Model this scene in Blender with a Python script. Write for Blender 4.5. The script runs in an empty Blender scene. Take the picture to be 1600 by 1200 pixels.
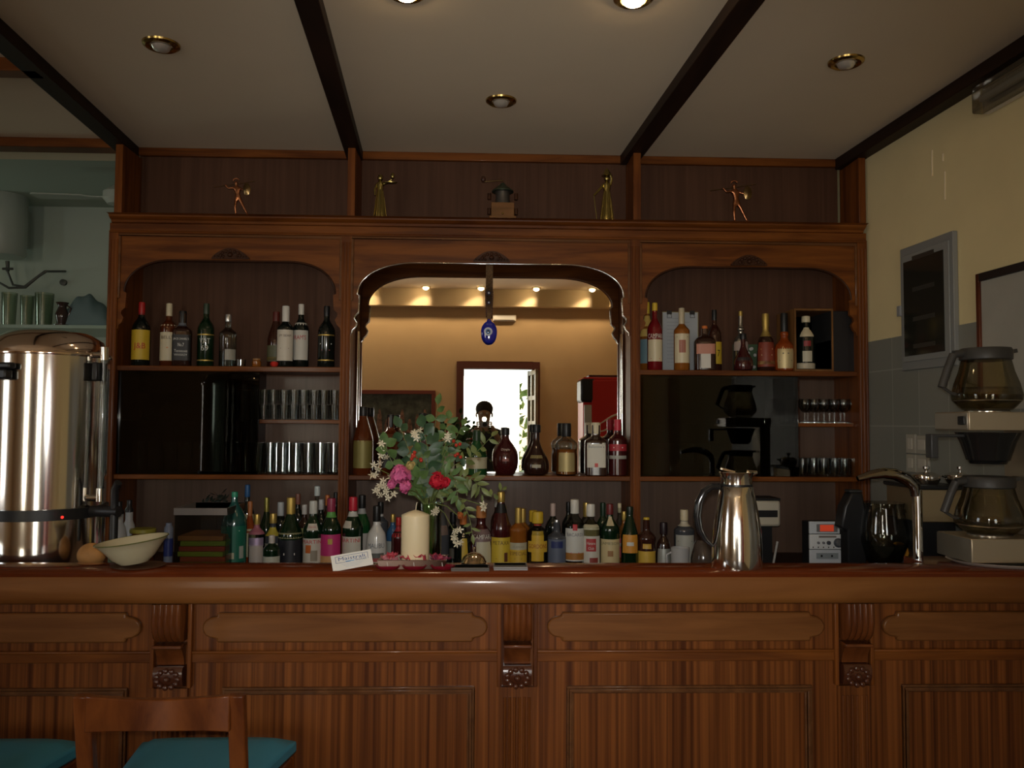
import bpy, bmesh, math, random
from mathutils import Vector, Matrix
random.seed(7)
SC = bpy.context.scene
COL = SC.collection
PI = math.pi

# ---------------------------------------------------------------- camera
F = 1290.0
EYE = Vector((0.0, 0.0, 1.5))
YAW, PITCH, ROLL = math.radians(1.91), math.radians(2.75), 0.0062
ROT = Matrix.Rotation(-YAW, 3, 'Z') @ Matrix.Rotation(PI/2 + PITCH, 3, 'X') @ Matrix.Rotation(ROLL, 3, 'Z')
cam_data = bpy.data.cameras.new('camera')
cam_data.sensor_fit = 'HORIZONTAL'
cam_data.sensor_width = 36.0
cam_data.lens = 36.0 * F / 1600.0
cam_data.clip_start = 0.15
cam = bpy.data.objects.new('camera', cam_data)
cam.matrix_world = Matrix.Translation(EYE) @ ROT.to_4x4()
COL.objects.link(cam)
SC.camera = cam

# ---------------------------------------------------------------- world and view
w = bpy.data.worlds.new('world'); SC.world = w; w.use_nodes = True
wn = w.node_tree
bgn = wn.nodes['Background']
sky = wn.nodes.new('ShaderNodeTexSky')
sky.sky_type = 'NISHITA'; sky.sun_disc = False
sky.sun_elevation = math.radians(50); sky.sun_rotation = math.radians(200)
wn.links.new(sky.outputs[0], bgn.inputs[0])
bgn.inputs[1].default_value = 0.35
SC.view_settings.view_transform = 'Standard'
SC.view_settings.look = 'None'
SC.view_settings.exposure = 0.0
SC.view_settings.gamma = 1.0
SC.view_settings.use_curve_mapping = False

def lamp(name, kind, loc, energy, color=(1, 1, 1), rot=(0, 0, 0), **kw):
    d = bpy.data.lights.new(name, kind); d.energy = energy; d.color = color
    for k, v in kw.items(): setattr(d, k, v)
    o = bpy.data.objects.new(name, d); COL.objects.link(o)
    o.location = loc; o.rotation_euler = rot
    return o
# the compact camera's flash, which bursts in the mirror
lamp('camera_flash', 'SPOT', (0.0, 0.0, 1.542), 105, (1.0, 0.97, 0.92), (PI/2 + math.radians(2), 0, -YAW), spot_size=math.radians(80), spot_blend=1.0, shadow_soft_size=0.018)
# the bright garden behind the room's door and windows
sun = lamp('sun', 'SUN', (0, -12, 8), 5.0, (1, 0.95, 0.85), (math.radians(38), 0, math.radians(25)), angle=0.01)
# daylight entering by the door and the windows behind the photographer
lamp('door_daylight', 'AREA', (0.09, -4.22, 1.2), 19, (1, 0.97, 0.88), (-PI/2 + PI, 0, 0), shape='RECTANGLE', size=0.85, size_y=2.0)
lamp('window_daylight', 'AREA', (-2.7, -4.2, 1.6), 32, (1, 0.93, 0.75), (PI/2, 0, 0), shape='RECTANGLE', size=.7, size_y=1.9)
lamp('window_daylight', 'AREA', (-5.7, -0.6, 1.7), 17, (0.95, 0.97, 1.0), (PI/2, 0, -PI/2), shape='RECTANGLE', size=1.2, size_y=1.7)
# added fill lamp that brightens the kitchen; no window stands there
lamp('kitchen_fill', 'AREA', (-5.0, 5.0, 1.9), 6, (0.8, 1.0, 0.86), (PI/2, 0, -PI/2), shape='RECTANGLE', size=0.7, size_y=1.0)

# ---------------------------------------------------------------- geometry of the photograph
def ray(px, py):
    return ROT @ Vector(((px-800)/F, -(py-600)/F, -1.0))
def at(px, py, Y):
    d = ray(px, py); return EYE + d*(Y/d.y)
def ax(px, Y, py=660): return at(px, py, Y).x
def az(py, Y, px=757): return at(px, py, Y).z
K = -0.0597                                  # the beams and the right wall run slightly askew to the cabinet
SK = 0.0597
def on_right(px, py, X0=2.03):
    d = ray(px, py); t = X0/(d.x - K*d.y); return EYE + d*t

# ---------------------------------------------------------------- materials
MATS = {}
def _new(name):
    m = bpy.data.materials.new(name); m.use_nodes = True
    return m, m.node_tree, m.node_tree.nodes['Principled BSDF']
def mat(name, col=(.5, .5, .5), rough=.5, metal=0, coat=0, emit=None, es=0, trans=0, ior=1.45, spec=.5, var=0.0, vscale=8, bump=0.0):
    if name in MATS: return MATS[name]
    m, nt, b = _new(name)
    b.inputs['Base Color'].default_value = (*col, 1)
    b.inputs['Roughness'].default_value = rough
    b.inputs['Metallic'].default_value = metal
    b.inputs['Coat Weight'].default_value = coat
    b.inputs['Coat Roughness'].default_value = .08
    b.inputs['Transmission Weight'].default_value = trans
    b.inputs['IOR'].default_value = ior
    b.inputs['Specular IOR Level'].default_value = spec
    if emit: b.inputs['Emission Color'].default_value = (*emit, 1); b.inputs['Emission Strength'].default_value = es
    if var or bump:
        tc = nt.nodes.new('ShaderNodeTexCoord'); n = nt.nodes.new('ShaderNodeTexNoise')
        n.inputs['Scale'].default_value = vscale; n.inputs['Detail'].default_value = 5
        nt.links.new(tc.outputs['Object'], n.inputs['Vector'])
        if var:
            r = nt.nodes.new('ShaderNodeValToRGB')
            r.color_ramp.elements[0].position = .3; r.color_ramp.elements[1].position = .7
            r.color_ramp.elements[0].color = (*[c*(1-var) for c in col], 1)
            r.color_ramp.elements[1].color = (*[min(1, c*(1+var)) for c in col], 1)
            nt.links.new(n.outputs['Fac'], r.inputs[0]); nt.links.new(r.outputs[0], b.inputs['Base Color'])
        if bump:
            bp = nt.nodes.new('ShaderNodeBump'); bp.inputs['Strength'].default_value = bump; bp.inputs['Distance'].default_value = .003
            nt.links.new(n.outputs['Fac'], bp.inputs['Height']); nt.links.new(bp.outputs[0], b.inputs['Normal'])
    MATS[name] = m
    return m
def wood(name, dark, light, scl=(2, 2, 30), rough=.35, coat=.3, p0=.35, p1=.65, dist=.6, det=6):
    """grain runs along the axis with the small scale number"""
    if name in MATS: return MATS[name]
    m, nt, b = _new(name)
    tc = nt.nodes.new('ShaderNodeTexCoord'); mp = nt.nodes.new('ShaderNodeMapping'); mp.inputs['Scale'].default_value = scl
    n = nt.nodes.new('ShaderNodeTexNoise'); n.inputs['Scale'].default_value = 1; n.inputs['Detail'].default_value = det
    n.inputs['Distortion'].default_value = dist; n.inputs['Roughness'].default_value = .55
    r = nt.nodes.new('ShaderNodeValToRGB')
    r.color_ramp.elements[0].position = p0; r.color_ramp.elements[1].position = p1
    r.color_ramp.elements[0].color = (*dark, 1); r.color_ramp.elements[1].color = (*light, 1)
    n2 = nt.nodes.new('ShaderNodeTexNoise'); n2.inputs['Scale'].default_value = 2.2; n2.inputs['Detail'].default_value = 2
    mx = nt.nodes.new('ShaderNodeMixRGB'); mx.blend_type = 'MULTIPLY'; mx.inputs[0].default_value = .35
    nt.links.new(tc.outputs['Object'], mp.inputs[0]); nt.links.new(mp.outputs[0], n.inputs['Vector'])
    nt.links.new(tc.outputs['Object'], n2.inputs['Vector'])
    nt.links.new(n.outputs['Fac'], r.inputs[0]); nt.links.new(r.outputs[0], mx.inputs[1])
    nt.links.new(n2.outputs['Fac'], mx.inputs[2]); nt.links.new(mx.outputs[0], b.inputs['Base Color'])
    b.inputs['Roughness'].default_value = rough
    b.inputs['Coat Weight'].default_value = coat; b.inputs['Coat Roughness'].default_value = .12
    b.inputs['Specular IOR Level'].default_value = .18
    bp = nt.nodes.new('ShaderNodeBump'); bp.inputs['Strength'].default_value = .12; bp.inputs['Distance'].default_value = .002
    nt.links.new(n.outputs['Fac'], bp.inputs['Height']); nt.links.new(bp.outputs[0], b.inputs['Normal'])
    MATS[name] = m
    return m
def glass(name, tint=(1, 1, 1), refl=.5, rough=.03, edge=.35):
    """thin-walled glass: tinted see-through wall with a glossy skin, darker at grazing rims"""
    if name in MATS: return MATS[name]
    m, nt, b = _new(name); nt.nodes.remove(b)
    out = nt.nodes['Material Output']
    tr = nt.nodes.new('ShaderNodeBsdfTransparent'); gl = nt.nodes.new('ShaderNodeBsdfGlossy')
    gl.inputs['Roughness'].default_value = rough
    lw = nt.nodes.new('ShaderNodeLayerWeight'); lw.inputs['Blend'].default_value = edge
    rp = nt.nodes.new('ShaderNodeValToRGB')
    rp.color_ramp.elements[0].color = (*tint, 1); rp.color_ramp.elements[1].color = (*[t*.62 for t in tint], 1)
    rp.color_ramp.elements[0].position = .25
    nt.links.new(lw.outputs['Facing'], rp.inputs[0]); nt.links.new(rp.outputs[0], tr.inputs[0])
    mt = nt.nodes.new('ShaderNodeMath'); mt.operation = 'MULTIPLY_ADD'; mt.inputs[1].default_value = refl; mt.inputs[2].default_value = .04
    nt.links.new(lw.outputs['Fresnel'], mt.inputs[0])
    mx = nt.nodes.new('ShaderNodeMixShader')
    nt.links.new(mt.outputs[0], mx.inputs[0]); nt.links.new(tr.outputs[0], mx.inputs[1]); nt.links.new(gl.outputs[0], mx.inputs[2])
    nt.links.new(mx.outputs[0], out.inputs[0])
    MATS[name] = m
    return m

# ---------------------------------------------------------------- mesh helpers
def world_of(o):
    M = o.matrix_basis.copy()
    while o.parent is not None: o = o.parent; M = o.matrix_basis @ M
    return M
class MB:
    def __init__(s): s.v = []; s.f = []
    def add(s, vs, fs):
        o = len(s.v); s.v += [tuple(p) for p in vs]; s.f += [tuple(i+o for i in f) for f in fs]; return s
    def box(s, x0, x1, y0, y1, z0, z1):
        vs = [(x0,y0,z0),(x1,y0,z0),(x1,y1,z0),(x0,y1,z0),(x0,y0,z1),(x1,y0,z1),(x1,y1,z1),(x0,y1,z1)]
        return s.add(vs, [(0,3,2,1),(4,5,6,7),(0,1,5,4),(1,2,6,5),(2,3,7,6),(3,0,4,7)])
    def obox(s, c, size, rz=0, rx=0, ry=0):
        M = Matrix.Rotation(rz, 3, 'Z') @ Matrix.Rotation(rx, 3, 'X') @ Matrix.Rotation(ry, 3, 'Y')
        a, b, d = size[0]/2, size[1]/2, size[2]/2
        vs = [Vector(c) + M @ Vector(p) for p in [(-a,-b,-d),(a,-b,-d),(a,b,-d),(-a,b,-d),(-a,-b,d),(a,-b,d),(a,b,d),(-a,b,d)]]
        return s.add(vs, [(0,3,2,1),(4,5,6,7),(0,1,5,4),(1,2,6,5),(2,3,7,6),(3,0,4,7)])
    def prism(s, pts, y0, y1, plane='XZ'):
        """closed polygon pts (counter-clockwise seen from the front) between two depths"""
        n = len(pts)
        def P(a, b, y):
            return (a, y, b) if plane == 'XZ' else ((y, a, b) if plane == 'YZ' else (a, b, y))
        vs = [P(a, b, y0) for a, b in pts] + [P(a, b, y1) for a, b in pts]
        fs = [tuple(range(n)), tuple(reversed(range(n, 2*n)))] + [((i+1) % n, i, i+n, (i+1) % n+n) for i in range(n)]
        return s.add(vs, fs)
    def lathe(s, prof, c=(0, 0, 0), seg=24, sq=0, sx=1, sy=1, M=None):
        """profile [(r,z)..] revolved about z; sq>0 gives a squarish section"""
        vs = []; fs = []; n = len(prof)
        for r, z in prof:
            for i in range(seg):
                a = 2*PI*i/seg
                k = rad_k(a, sq)
                p = Vector((r*k*math.cos(a)*sx, r*k*math.sin(a)*sy, z))
                if M: p = M @ p
                vs.append((p.x+c[0], p.y+c[1], p.z+c[2]))
        for j in range(n-1):
            for i in range(seg):
                i2 = (i+1) % seg
                fs.append((j*seg+i, j*seg+i2, (j+1)*seg+i2, (j+1)*seg+i))
        if prof[0][0] > 1e-5: fs.append(tuple(reversed(range(seg))))
        if prof[-1][0] > 1e-5: fs.append(tuple((n-1)*seg+i for i in range(seg)))
        return s.add(vs, fs)
    def tube(s, path, r, seg=8, closed=False):
        P = [Vector(p) for p in path]; n = len(P); vs = []; fs = []
        up = Vector((0, 0, 1)); prev = None
        for i, p in enumerate(P):
            if closed: t = P[(i+1) % n] - P[i-1]
            else: t = P[min(i+1, n-1)] - P[max(i-1, 0)]
            t = t.normalized() if t.length > 1e-9 else Vector((0, 0, 1))
            if prev is None:
                a = t.cross(up)
                if a.length < 1e-3: a = t.cross(Vector((1, 0, 0)))
            else: a = prev - t*prev.dot(t)
            a.normalize(); prev = a; b = t.cross(a)
            rr = r[i] if isinstance(r, (list, tuple)) else r
            for k in range(seg):
                an = 2*PI*k/seg; vs.append(p + (a*math.cos(an) + b*math.sin(an))*rr)
        m = n if closed else n-1
        for i in range(m):
            for k in range(seg):
                fs.append((i*seg+k, i*seg+(k+1) % seg, ((i+1) % n)*seg+(k+1) % seg, ((i+1) % n)*seg+k))
        if not closed:
            fs.append(tuple(reversed(range(seg)))); fs.append(tuple((n-1)*seg+k for k in range(seg)))
        return s.add(vs, fs)
    def ball(s, c, r, seg=12, rings=8, sz=1, sx=1, sy=1):
        prof = [(max(1e-6, r*math.sin(PI*i/rings)), -r*sz*math.cos(PI*i/rings)) for i in range(rings+1)]
        return s.lathe(prof, c, seg, sx=sx, sy=sy)
    def move(s, off):
        s.v = [(a+off[0], b+off[1], c+off[2]) for a, b, c in s.v]; return s
    def rot(s, rz, c=(0, 0, 0)):
        M = Matrix.Rotation(rz, 3, 'Z'); c = Vector(c)
        s.v = [tuple(c + M @ (Vector(p)-c)) for p in s.v]; return s
    def build(s, name, m, parent=None, bevel=0, sharp=38, world=True, fix=True, smooth=True):
        me = bpy.data.meshes.new(name)
        vs = s.v
        if parent is not None and world:
            inv = world_of(parent).inverted()
            vs = [tuple(inv @ Vector(p)) for p in vs]
        me.from_pydata(vs, [], s.f)
        bm = bmesh.new(); bm.from_mesh(me)
        bmesh.ops.remove_doubles(bm, verts=bm.verts, dist=1e-6)
        if fix: bmesh.ops.recalc_face_normals(bm, faces=bm.faces)
        for f in bm.faces: f.smooth = smooth
        ang = math.radians(sharp)
        for e in bm.edges:
            if len(e.link_faces) == 2 and e.calc_face_angle(0) > ang: e.smooth = False
        bm.to_mesh(me); bm.free()
        if m: me.materials.append(m)
        o = bpy.data.objects.new(name, me); COL.objects.link(o)
        if parent is not None: o.parent = parent
        if bevel:
            md = o.modifiers.new('bevel', 'BEVEL'); md.width = bevel; md.segments = 2; md.limit_method = 'ANGLE'; md.angle_limit = math.radians(45)
        return o
def rad_k(a, sq):
    if not sq: return 1.0
    n = sq; c, s_ = abs(math.cos(a)), abs(math.sin(a))
    return 1.0/((c**n + s_**n)**(1.0/n))
def thing(name, label, cat, loc=(0, 0, 0), rz=0, group=None):
    o = bpy.data.objects.new(name, None); o.empty_display_size = .02; COL.objects.link(o)
    o.location = loc; o.rotation_euler = (0, 0, rz)
    o.matrix_basis = Matrix.Translation(Vector(loc)) @ Matrix.Rotation(rz, 4, 'Z')
    o['label'] = label; o['category'] = cat
    if group: o['group'] = group
    return o
def tag(o, label, cat, group=None, kind=None):
    o['label'] = label; o['category'] = cat
    if group: o['group'] = group
    if kind: o['kind'] = kind
    return o
def struct(o):
    o['kind'] = 'structure'; return o
def copy_tree(o, parent=None):
    c = o.copy(); COL.objects.link(c); c.parent = parent
    for ch in list(o.children): copy_tree(ch, c)
    return c
TXT = {}
def text_mesh(s):
    if s in TXT: return TXT[s]
    cu = bpy.data.curves.new('lettering', 'FONT'); cu.body = s; cu.size = 1; cu.align_x = 'CENTER'; cu.align_y = 'CENTER'; cu.resolution_u = 2
    o = bpy.data.objects.new('lettering', cu)
    COL.objects.link(o)
    dg = bpy.context.evaluated_depsgraph_get()
    me = bpy.data.meshes.new_from_object(o.evaluated_get(dg))
    vs = [tuple(v.co) for v in me.vertices]; fs = [tuple(p.vertices) for p in me.polygons]
    bpy.data.objects.remove(o); bpy.data.meshes.remove(me)
    x0 = min(v[0] for v in vs); x1 = max(v[0] for v in vs); y0 = min(v[1] for v in vs); y1 = max(v[1] for v in vs)
    vs = [((v[0]-(x0+x1)/2)/(x1-x0), (v[1]-(y0+y1)/2)/(y1-y0)) for v in vs]
    TXT[s] = (vs, fs)
    return TXT[s]
def flat_text(s, c, wd, ht, m, parent, name='lettering', ux=(1, 0, 0), uz=(0, 0, 1)):
    vs, fs = text_mesh(s); c = Vector(c); ux = Vector(ux); uz = Vector(uz)
    b = MB(); b.add([c + ux*(v[0]*wd) + uz*(v[1]*ht) for v in vs], fs)
    return b.build(name, m, parent, fix=False, smooth=False)

def skin_obj(name, nodes, edges, m, parent=None, sub=2, world=True):
    """nodes: [(x,y,z,r)..] grown into one continuous surface"""
    me = bpy.data.meshes.new(name); bm = bmesh.new(); lay = bm.verts.layers.skin.verify()
    inv = world_of(parent).inverted() if (parent is not None and world) else Matrix.Identity(4)
    vs = []
    for i, nd in enumerate(nodes):
        v = bm.verts.new(inv @ Vector(nd[:3])); r = nd[3]
        r = r if isinstance(r, tuple) else (r, r)
        v[lay].radius = r; v[lay].use_root = (i == 0); vs.append(v)
    for a, b in edges: bm.edges.new((vs[a], vs[b]))
    bm.to_mesh(me); bm.free()
    me.materials.append(m)
    o = bpy.data.objects.new(name, me); COL.objects.link(o)
    if parent is not None: o.parent = parent
    md = o.modifiers.new('skin', 'SKIN'); md.use_smooth_shade = True
    ms = o.modifiers.new('sub', 'SUBSURF'); ms.levels = sub; ms.render_levels = sub
    return o

# common materials
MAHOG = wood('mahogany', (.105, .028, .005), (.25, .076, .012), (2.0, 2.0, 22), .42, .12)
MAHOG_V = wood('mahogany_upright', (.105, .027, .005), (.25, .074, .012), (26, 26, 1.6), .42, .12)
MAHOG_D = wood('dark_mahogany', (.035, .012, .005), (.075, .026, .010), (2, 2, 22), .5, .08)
BACKP = wood('back_panel_veneer', (.078, .033, .017), (.115, .052, .028), (36, 10, .8), .6, 0, .3, .7)
SAPELE = wood('striped_sapele', (.085, .022, .005), (.29, .092, .020), (75, 12, .6), .38, .15, .33, .67, .3, 4)
RAILW = wood('bar_rail_wood', (.17, .056, .011), (.27, .105, .026), (1.6, 6, 14), .45, .12, .3, .72)
CART = wood('cartouche_wood', (.16, .056, .014), (.25, .096, .026), (3, 6, 30), .38, .2, .3, .7)
TOPW = wood('bar_top_varnish', (.12, .024, .006), (.19, .038, .009), (2, 20, 2), .12, .6)
BEAMW = wood('beam_wood', (.016, .007, .004), (.032, .013, .006), (20, 2, 20), .55, .05)
CHAIRW = wood('stool_wood', (.11, .028, .008), (.24, .07, .016), (14, 14, 4), .25, .4)
CARVE = wood('carved_gloss_mahogany', (.10, .026, .007), (.19, .056, .014), (20, 20, 3), .22, .7)
CHROME = mat('chrome', (.78, .77, .74), .06, 1)
STEEL = mat('polished_steel', (.82, .78, .72), .12, 1)
BRASS = mat('brass', (.52, .36, .12), .22, 1)
COPPER = mat('copper_bronze', (.42, .17, .08), .28, 1)
BRONZE = mat('dark_bronze', (.24, .16, .07), .28, 1)
BLACKP = mat('black_plastic', (.012, .012, .013), .35)
CEIL = mat('ceiling_paint', (.72, .60, .44), .85, var=.02, vscale=3)
CREAM = mat('cream_wall_paint', (.80, .67, .37), .8, var=.03, vscale=5)
OCHRE = mat('ochre_wall_paint', (.52, .36, .19), .8, var=.03, vscale=3)
FLOORM = mat('floor_tile', (.17, .11, .07), .4, var=.1)
KWALL = mat('kitchen_paint', (.42, .47, .40), .8)
# ================================================================ the room
CZ = 2.82           # bar ceiling
HZ = 3.45           # ceiling of the room behind the camera
YB = 4.10           # back wall of the cabinet
RW = lambda Y, X0=2.03: X0 + K*Y
struct(MB().box(-6, 2.6, -4.3, 6.2, -.06, 0).build('floor', FLOORM))
# ceiling: lower part above the bar, a riser, and the higher part of the room
b = MB().prism([(-6, 1.3), (RW(1.3), 1.3), (RW(4.2), 4.2), (-6, 4.2)], CZ, CZ+.1, 'XY')
struct(b.build('ceiling', CEIL, smooth=False))
struct(MB().box(-6, 2.3, 1.2, 1.3, CZ, HZ+.1).build('ceiling_riser', CEIL))
struct(MB().box(-6, 2.6, -4.3, 1.2, HZ, HZ+.1).build('ceiling_high', CEIL))
# right wall (skewed): cream paint above, grey tiles below
tile_z = 1.5 + (662-527)*3.75/F
b = MB()
b.prism([(RW(-4.3), -4.3), (RW(-4.3)+.15, -4.3), (RW(6.2)+.15, 6.2), (RW(6.2), 6.2)], 0, 3.5, 'XY')
struct(b.build('wall_right', CREAM, smooth=False))
def tile_mat():
    m, nt, p = _new('grey_wall_tile')
    tc = nt.nodes.new('ShaderNodeTexCoord'); mp = nt.nodes.new('ShaderNodeMapping'); br = nt.nodes.new('ShaderNodeTexBrick')
    mp.inputs['Rotation'].default_value = (0, -PI/2, 0)
    cx = nt.nodes.new('ShaderNodeCombineXYZ'); sp = nt.nodes.new('ShaderNodeSeparateXYZ')
    nt.links.new(tc.outputs['Object'], sp.inputs[0]); nt.links.new(sp.outputs['Y'], cx.inputs['X']); nt.links.new(sp.outputs['Z'], cx.inputs['Y'])
    nt.links.new(cx.outputs[0], br.inputs['Vector'])
    br.offset = 0; br.inputs['Scale'].default_value = 1; br.inputs['Brick Width'].default_value = .2; br.inputs['Row Height'].default_value = .25
    br.inputs['Mortar Size'].default_value = .0025
    br.inputs['Color1'].default_value = (.23, .235, .2, 1); br.inputs['Color2'].default_value = (.26, .26, .225, 1); br.inputs['Mortar'].default_value = (.36, .35, .31, 1)
    nt.links.new(br.outputs['Color'], p.inputs['Base Color']); p.inputs['Roughness'].default_value = .3
    return m
TILE = tile_mat()
b = MB().prism([(RW(1.2)-.006, 1.2), (RW(1.2), 1.2), (RW(4.09), 4.09), (RW(4.09)-.006, 4.09)], .0, tile_z, 'XY')
o = b.build('wall_right_tiles', TILE, smooth=False); struct(o)
# plaster marks of filled cable slots high on the right wall
b = MB()
for (px, y0, y1) in ((1457, 235, 275), (1477, 268, 312), (1474, 240, 252)):
    p0 = on_right(px, y0); p1 = on_right(px, y1)
    b.tube([p0+Vector((-.001, 0, 0)), p1+Vector((-.001, 0, 0))], .004, 6)
struct(b.build('trim_8', mat('wall_filler', (.72, .6, .4), .8)))
# rear wall with door opening and window opening
DX0, DX1, DZ = ax(724, 12.08)*1.0, ax(832, 12.08), 2.30
YR = -4.12
WX0, WX1, WZ0, WZ1 = -3.1, -2.3, .65, 2.55
b = MB()
b.box(-6, WX0, YR-.15, YR, 0, 3.5); b.box(WX0, WX1, YR-.15, YR, 0, WZ0); b.box(WX0, WX1, YR-.15, YR, WZ1, 3.5)
b.box(WX1, DX0, YR-.15, YR, 0, 3.5); b.box(DX0, DX1, YR-.15, YR, DZ, 3.5); b.box(DX1, 2.6, YR-.15, YR, 0, 3.5)
struct(b.build('wall_rear', OCHRE))
# left wall with a window opening
b = MB()
b.box(-5.9, -5.75, -4.3, -1.2, 0, 3.5); b.box(-5.9, -5.75, -1.2, 0, 0, .85); b.box(-5.9, -5.75, -1.2, 0, 2.55, 3.5); b.box(-5.9, -5.75, 0, 6.2, 0, 3.5)
struct(b.build('wall_left', OCHRE))
# soffit along the rear wall, with spots washing its face
LR = 12.0
soz = 1.5 + (662-478)/F*(7.96+3.95)
SX1 = ax(952, 7.96+3.95)
b = MB().box(-5.75, SX1+.05, YR, -3.95, soz, HZ).box(SX1, SX1+.05, -3.95, -1.0, soz, HZ)
struct(b.build('trim_9', mat('soffit_paint', (.70, .56, .36), .8)))
# wall behind the cabinet and the kitchen
CXL, CXR = ax(163, 3.8), ax(1357, 3.8)
struct(MB().box(CXL, RW(4.1)+.02, YB, YB+.12, 0, CZ+.05).build('wall_back', CREAM))
kz = az(245, 3.9)
struct(MB().box(-5.75, CXL, 3.86, 3.95, kz, CZ).build('trim_1', MAHOG, bevel=.004))
KY = 5.75
struct(MB().box(-5.75, 2, KY, KY+.1, 0, 3.2).build('wall_kitchen_back', KWALL))
struct(MB().box(CXL+.0, CXL+.12, YB+.12, KY, 0, 3.2).build('wall_kitchen_right', KWALL))
struct(MB().box(-5.75, CXL+.1, 3.95, KY, 2.98, 3.05).build('ceiling_kitchen', KWALL))
# ceiling beams
def beam(n, xl, xr, h, y0=1.3, y1=3.98):
    struct(MB().prism([(xl+K*y0, y0), (xr+K*y0, y0), (xr+K*y1, y1), (xl+K*y1, y1)], CZ-h, CZ, 'XY').build('trim_%d' % n, BEAMW, bevel=.003, smooth=False))
beam(2, -1.515, -1.435, .05)
beam(3, -.438, -.362, .048)
beam(4, .895, .975, .048)
beam(5, 1.965, 2.03, .055)
# crossbeam left
p = at(20, 115, 2.72)
struct(MB().box(-5.7, -1.64, 3.0, 3.07, CZ-.05, CZ).build('trim_6', MAHOG, bevel=.003))

# door frame, opened door leaf
FR = mat('door_frame_brown', (.10, .03, .02), .45)
fw = .105
b = MB().box(DX0-fw, DX0, YR-.17, YR+.03, 0, DZ+fw).box(DX1, DX1+fw, YR-.17, YR+.03, 0, DZ+fw).box(DX0, DX1, YR-.17, YR+.03, DZ, DZ+fw)
d1 = b.build('door_1', FR, bevel=.004); struct(d1)
LEAFM = mat('door_leaf_paint', (.30, .25, .15), .5)
b = MB()
lw_, lh = .52, DZ-.04
for i in range(3):
    b.box(i*(lw_-.05)/2, i*(lw_-.05)/2+.05, -.02, .02, 0, lh)
for j in range(7):
    z = j*(lh-.07)/6; b.box(0, lw_, -.018, .018, z, z+.06)
b.rot(math.radians(-100+180)).move((DX1-.05, YR-.17, .02))
lf = b.build('door_leaf', LEAFM, d1); 
b = MB().box(0.02, lw_-.02, -.003, .003, .03, lh-.05).rot(math.radians(80)).move((DX1-.05, YR-.17, .02))
b.build('door_pane', glass('pane_glass', (.93, .95, .93), .5), lf)
# windows' frames with bars
b = MB()
for x in (WX0, (WX0+WX1)/2-.025, WX1-.05): b.box(x, x+.05, YR-.12, YR-.06, WZ0, WZ1)
for z in (WZ0, WZ0+.65, WZ0+1.25, WZ1-.05): b.box(WX0, WX1, YR-.12, YR-.06, z, z+.05)
struct(b.build('window_1', FR, bevel=.003))
b = MB()
for y in (-1.2, -.625, -.05): b.box(-5.86, -5.80, y, y+.05, .85, 2.55)
for z in (.85, 1.6, 2.5): b.box(-5.86, -5.80, -1.2, 0, z, z+.05)
struct(b.build('window_2', FR, bevel=.003))

# garden outside the door
gr = MB().box(-9, 9, -16, YR-.16, -.1, -.02).build('ground', mat('pale_paving', (.62, .56, .42), .9, var=.1)); struct(gr)
random.seed(3)
LEAFG = mat('sunlit_leaves', (.20, .27, .05), .6, var=.5, vscale=5)
for i, (x, y, r, h, col) in enumerate([(-1.3, -7.2, .75, 1.5, 0), (.4, -9.4, 1.0, 2.2, 1), (1.7, -7.0, .75, 1.3, 2), (-5.0, -9.5, 1.2, 2.4, 3)]):
    t = thing('shrub', ['low round sunlit shrub outside the open door', 'tall leafy shrub straight out of the open door, seen in the mirror',
              'sunlit shrub outside, right of the open door', 'tall shrub outside the rear window'][i], 'shrub', (x, y, -.02), 0)
    MB().tube([(x, y, -.02), (x, y, h*.6)], .04, 8).build('trunk', mat('bark', (.2, .14, .09), .9), t)
    fb = MB()
    for k in range(260):
        a, c_, rr = random.uniform(0, 2*PI), random.uniform(-1, 1), r*random.uniform(.75, 1.0)
        q = Vector((x+rr*math.cos(a)*math.sqrt(1-c_*c_), y+rr*math.sin(a)*math.sqrt(1-c_*c_), h*.62+c_*h*.45))
        n = Vector((random.uniform(-1, 1), random.uniform(-1, 1), random.uniform(-1, 1))).normalized()
        u = n.orthogonal().normalized()*.13; v_ = n.cross(u).normalized()*.06
        fb.add([q-u, q+v_, q+u, q-v_], [(0, 1, 2, 3)])
    fb.build('foliage', LEAFG, t, fix=False)

# downlights
def downlight(loc, label, lit=False, group=None):
    t = thing('ceiling_spotlight', label, 'ceiling light', loc, 0, group)
    r = MB(); n = 28
    prof = [(.038, .0), (.040, -.010), (.052, -.012), (.062, -.006), (.064, 0)]
    r.lathe(prof, loc, 28); r.build('trim_ring', BRASS, t)
    bm_ = mat('lit_bulb', (1, .9, .7), .4, emit=(1, .72, .38), es=60) if lit else mat('reflector_bulb', (.75, .7, .62), .12, .6)
    MB().lathe([(.030, 0), (.033, -.010), (.026, -.021), (.012, -.027), (0.0001, -.028)], loc, 20).build('bulb', bm_, t)
    if lit:
        lamp('spot_beam', 'SPOT', (loc[0], loc[1], loc[2]-.035), 4, (1, .68, .38), (0, 0, 0), spot_size=math.radians(110), spot_blend=.8, shadow_soft_size=.02)
    return t
def onceil(px, py, z=CZ):
    d = ray(px, py); return tuple(EYE + d*((z-1.5)/d.z))
downlight(onceil(252, 69), 'unlit brass ceiling spotlight above the left bay, over the urn side')
downlight(onceil(783, 157), 'unlit brass ceiling spotlight in front of the middle frieze, with frosted domed bulb')
downlight(onceil(1322, 96), 'unlit brass ceiling spotlight nearest the right wall')
downlight(onceil(990, -4), 'lit ceiling spotlight glowing white, cut by the photo top edge', True)
downlight(onceil(635, -13), 'lit ceiling spotlight, only its orange rim showing at the photo top edge', True)
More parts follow.
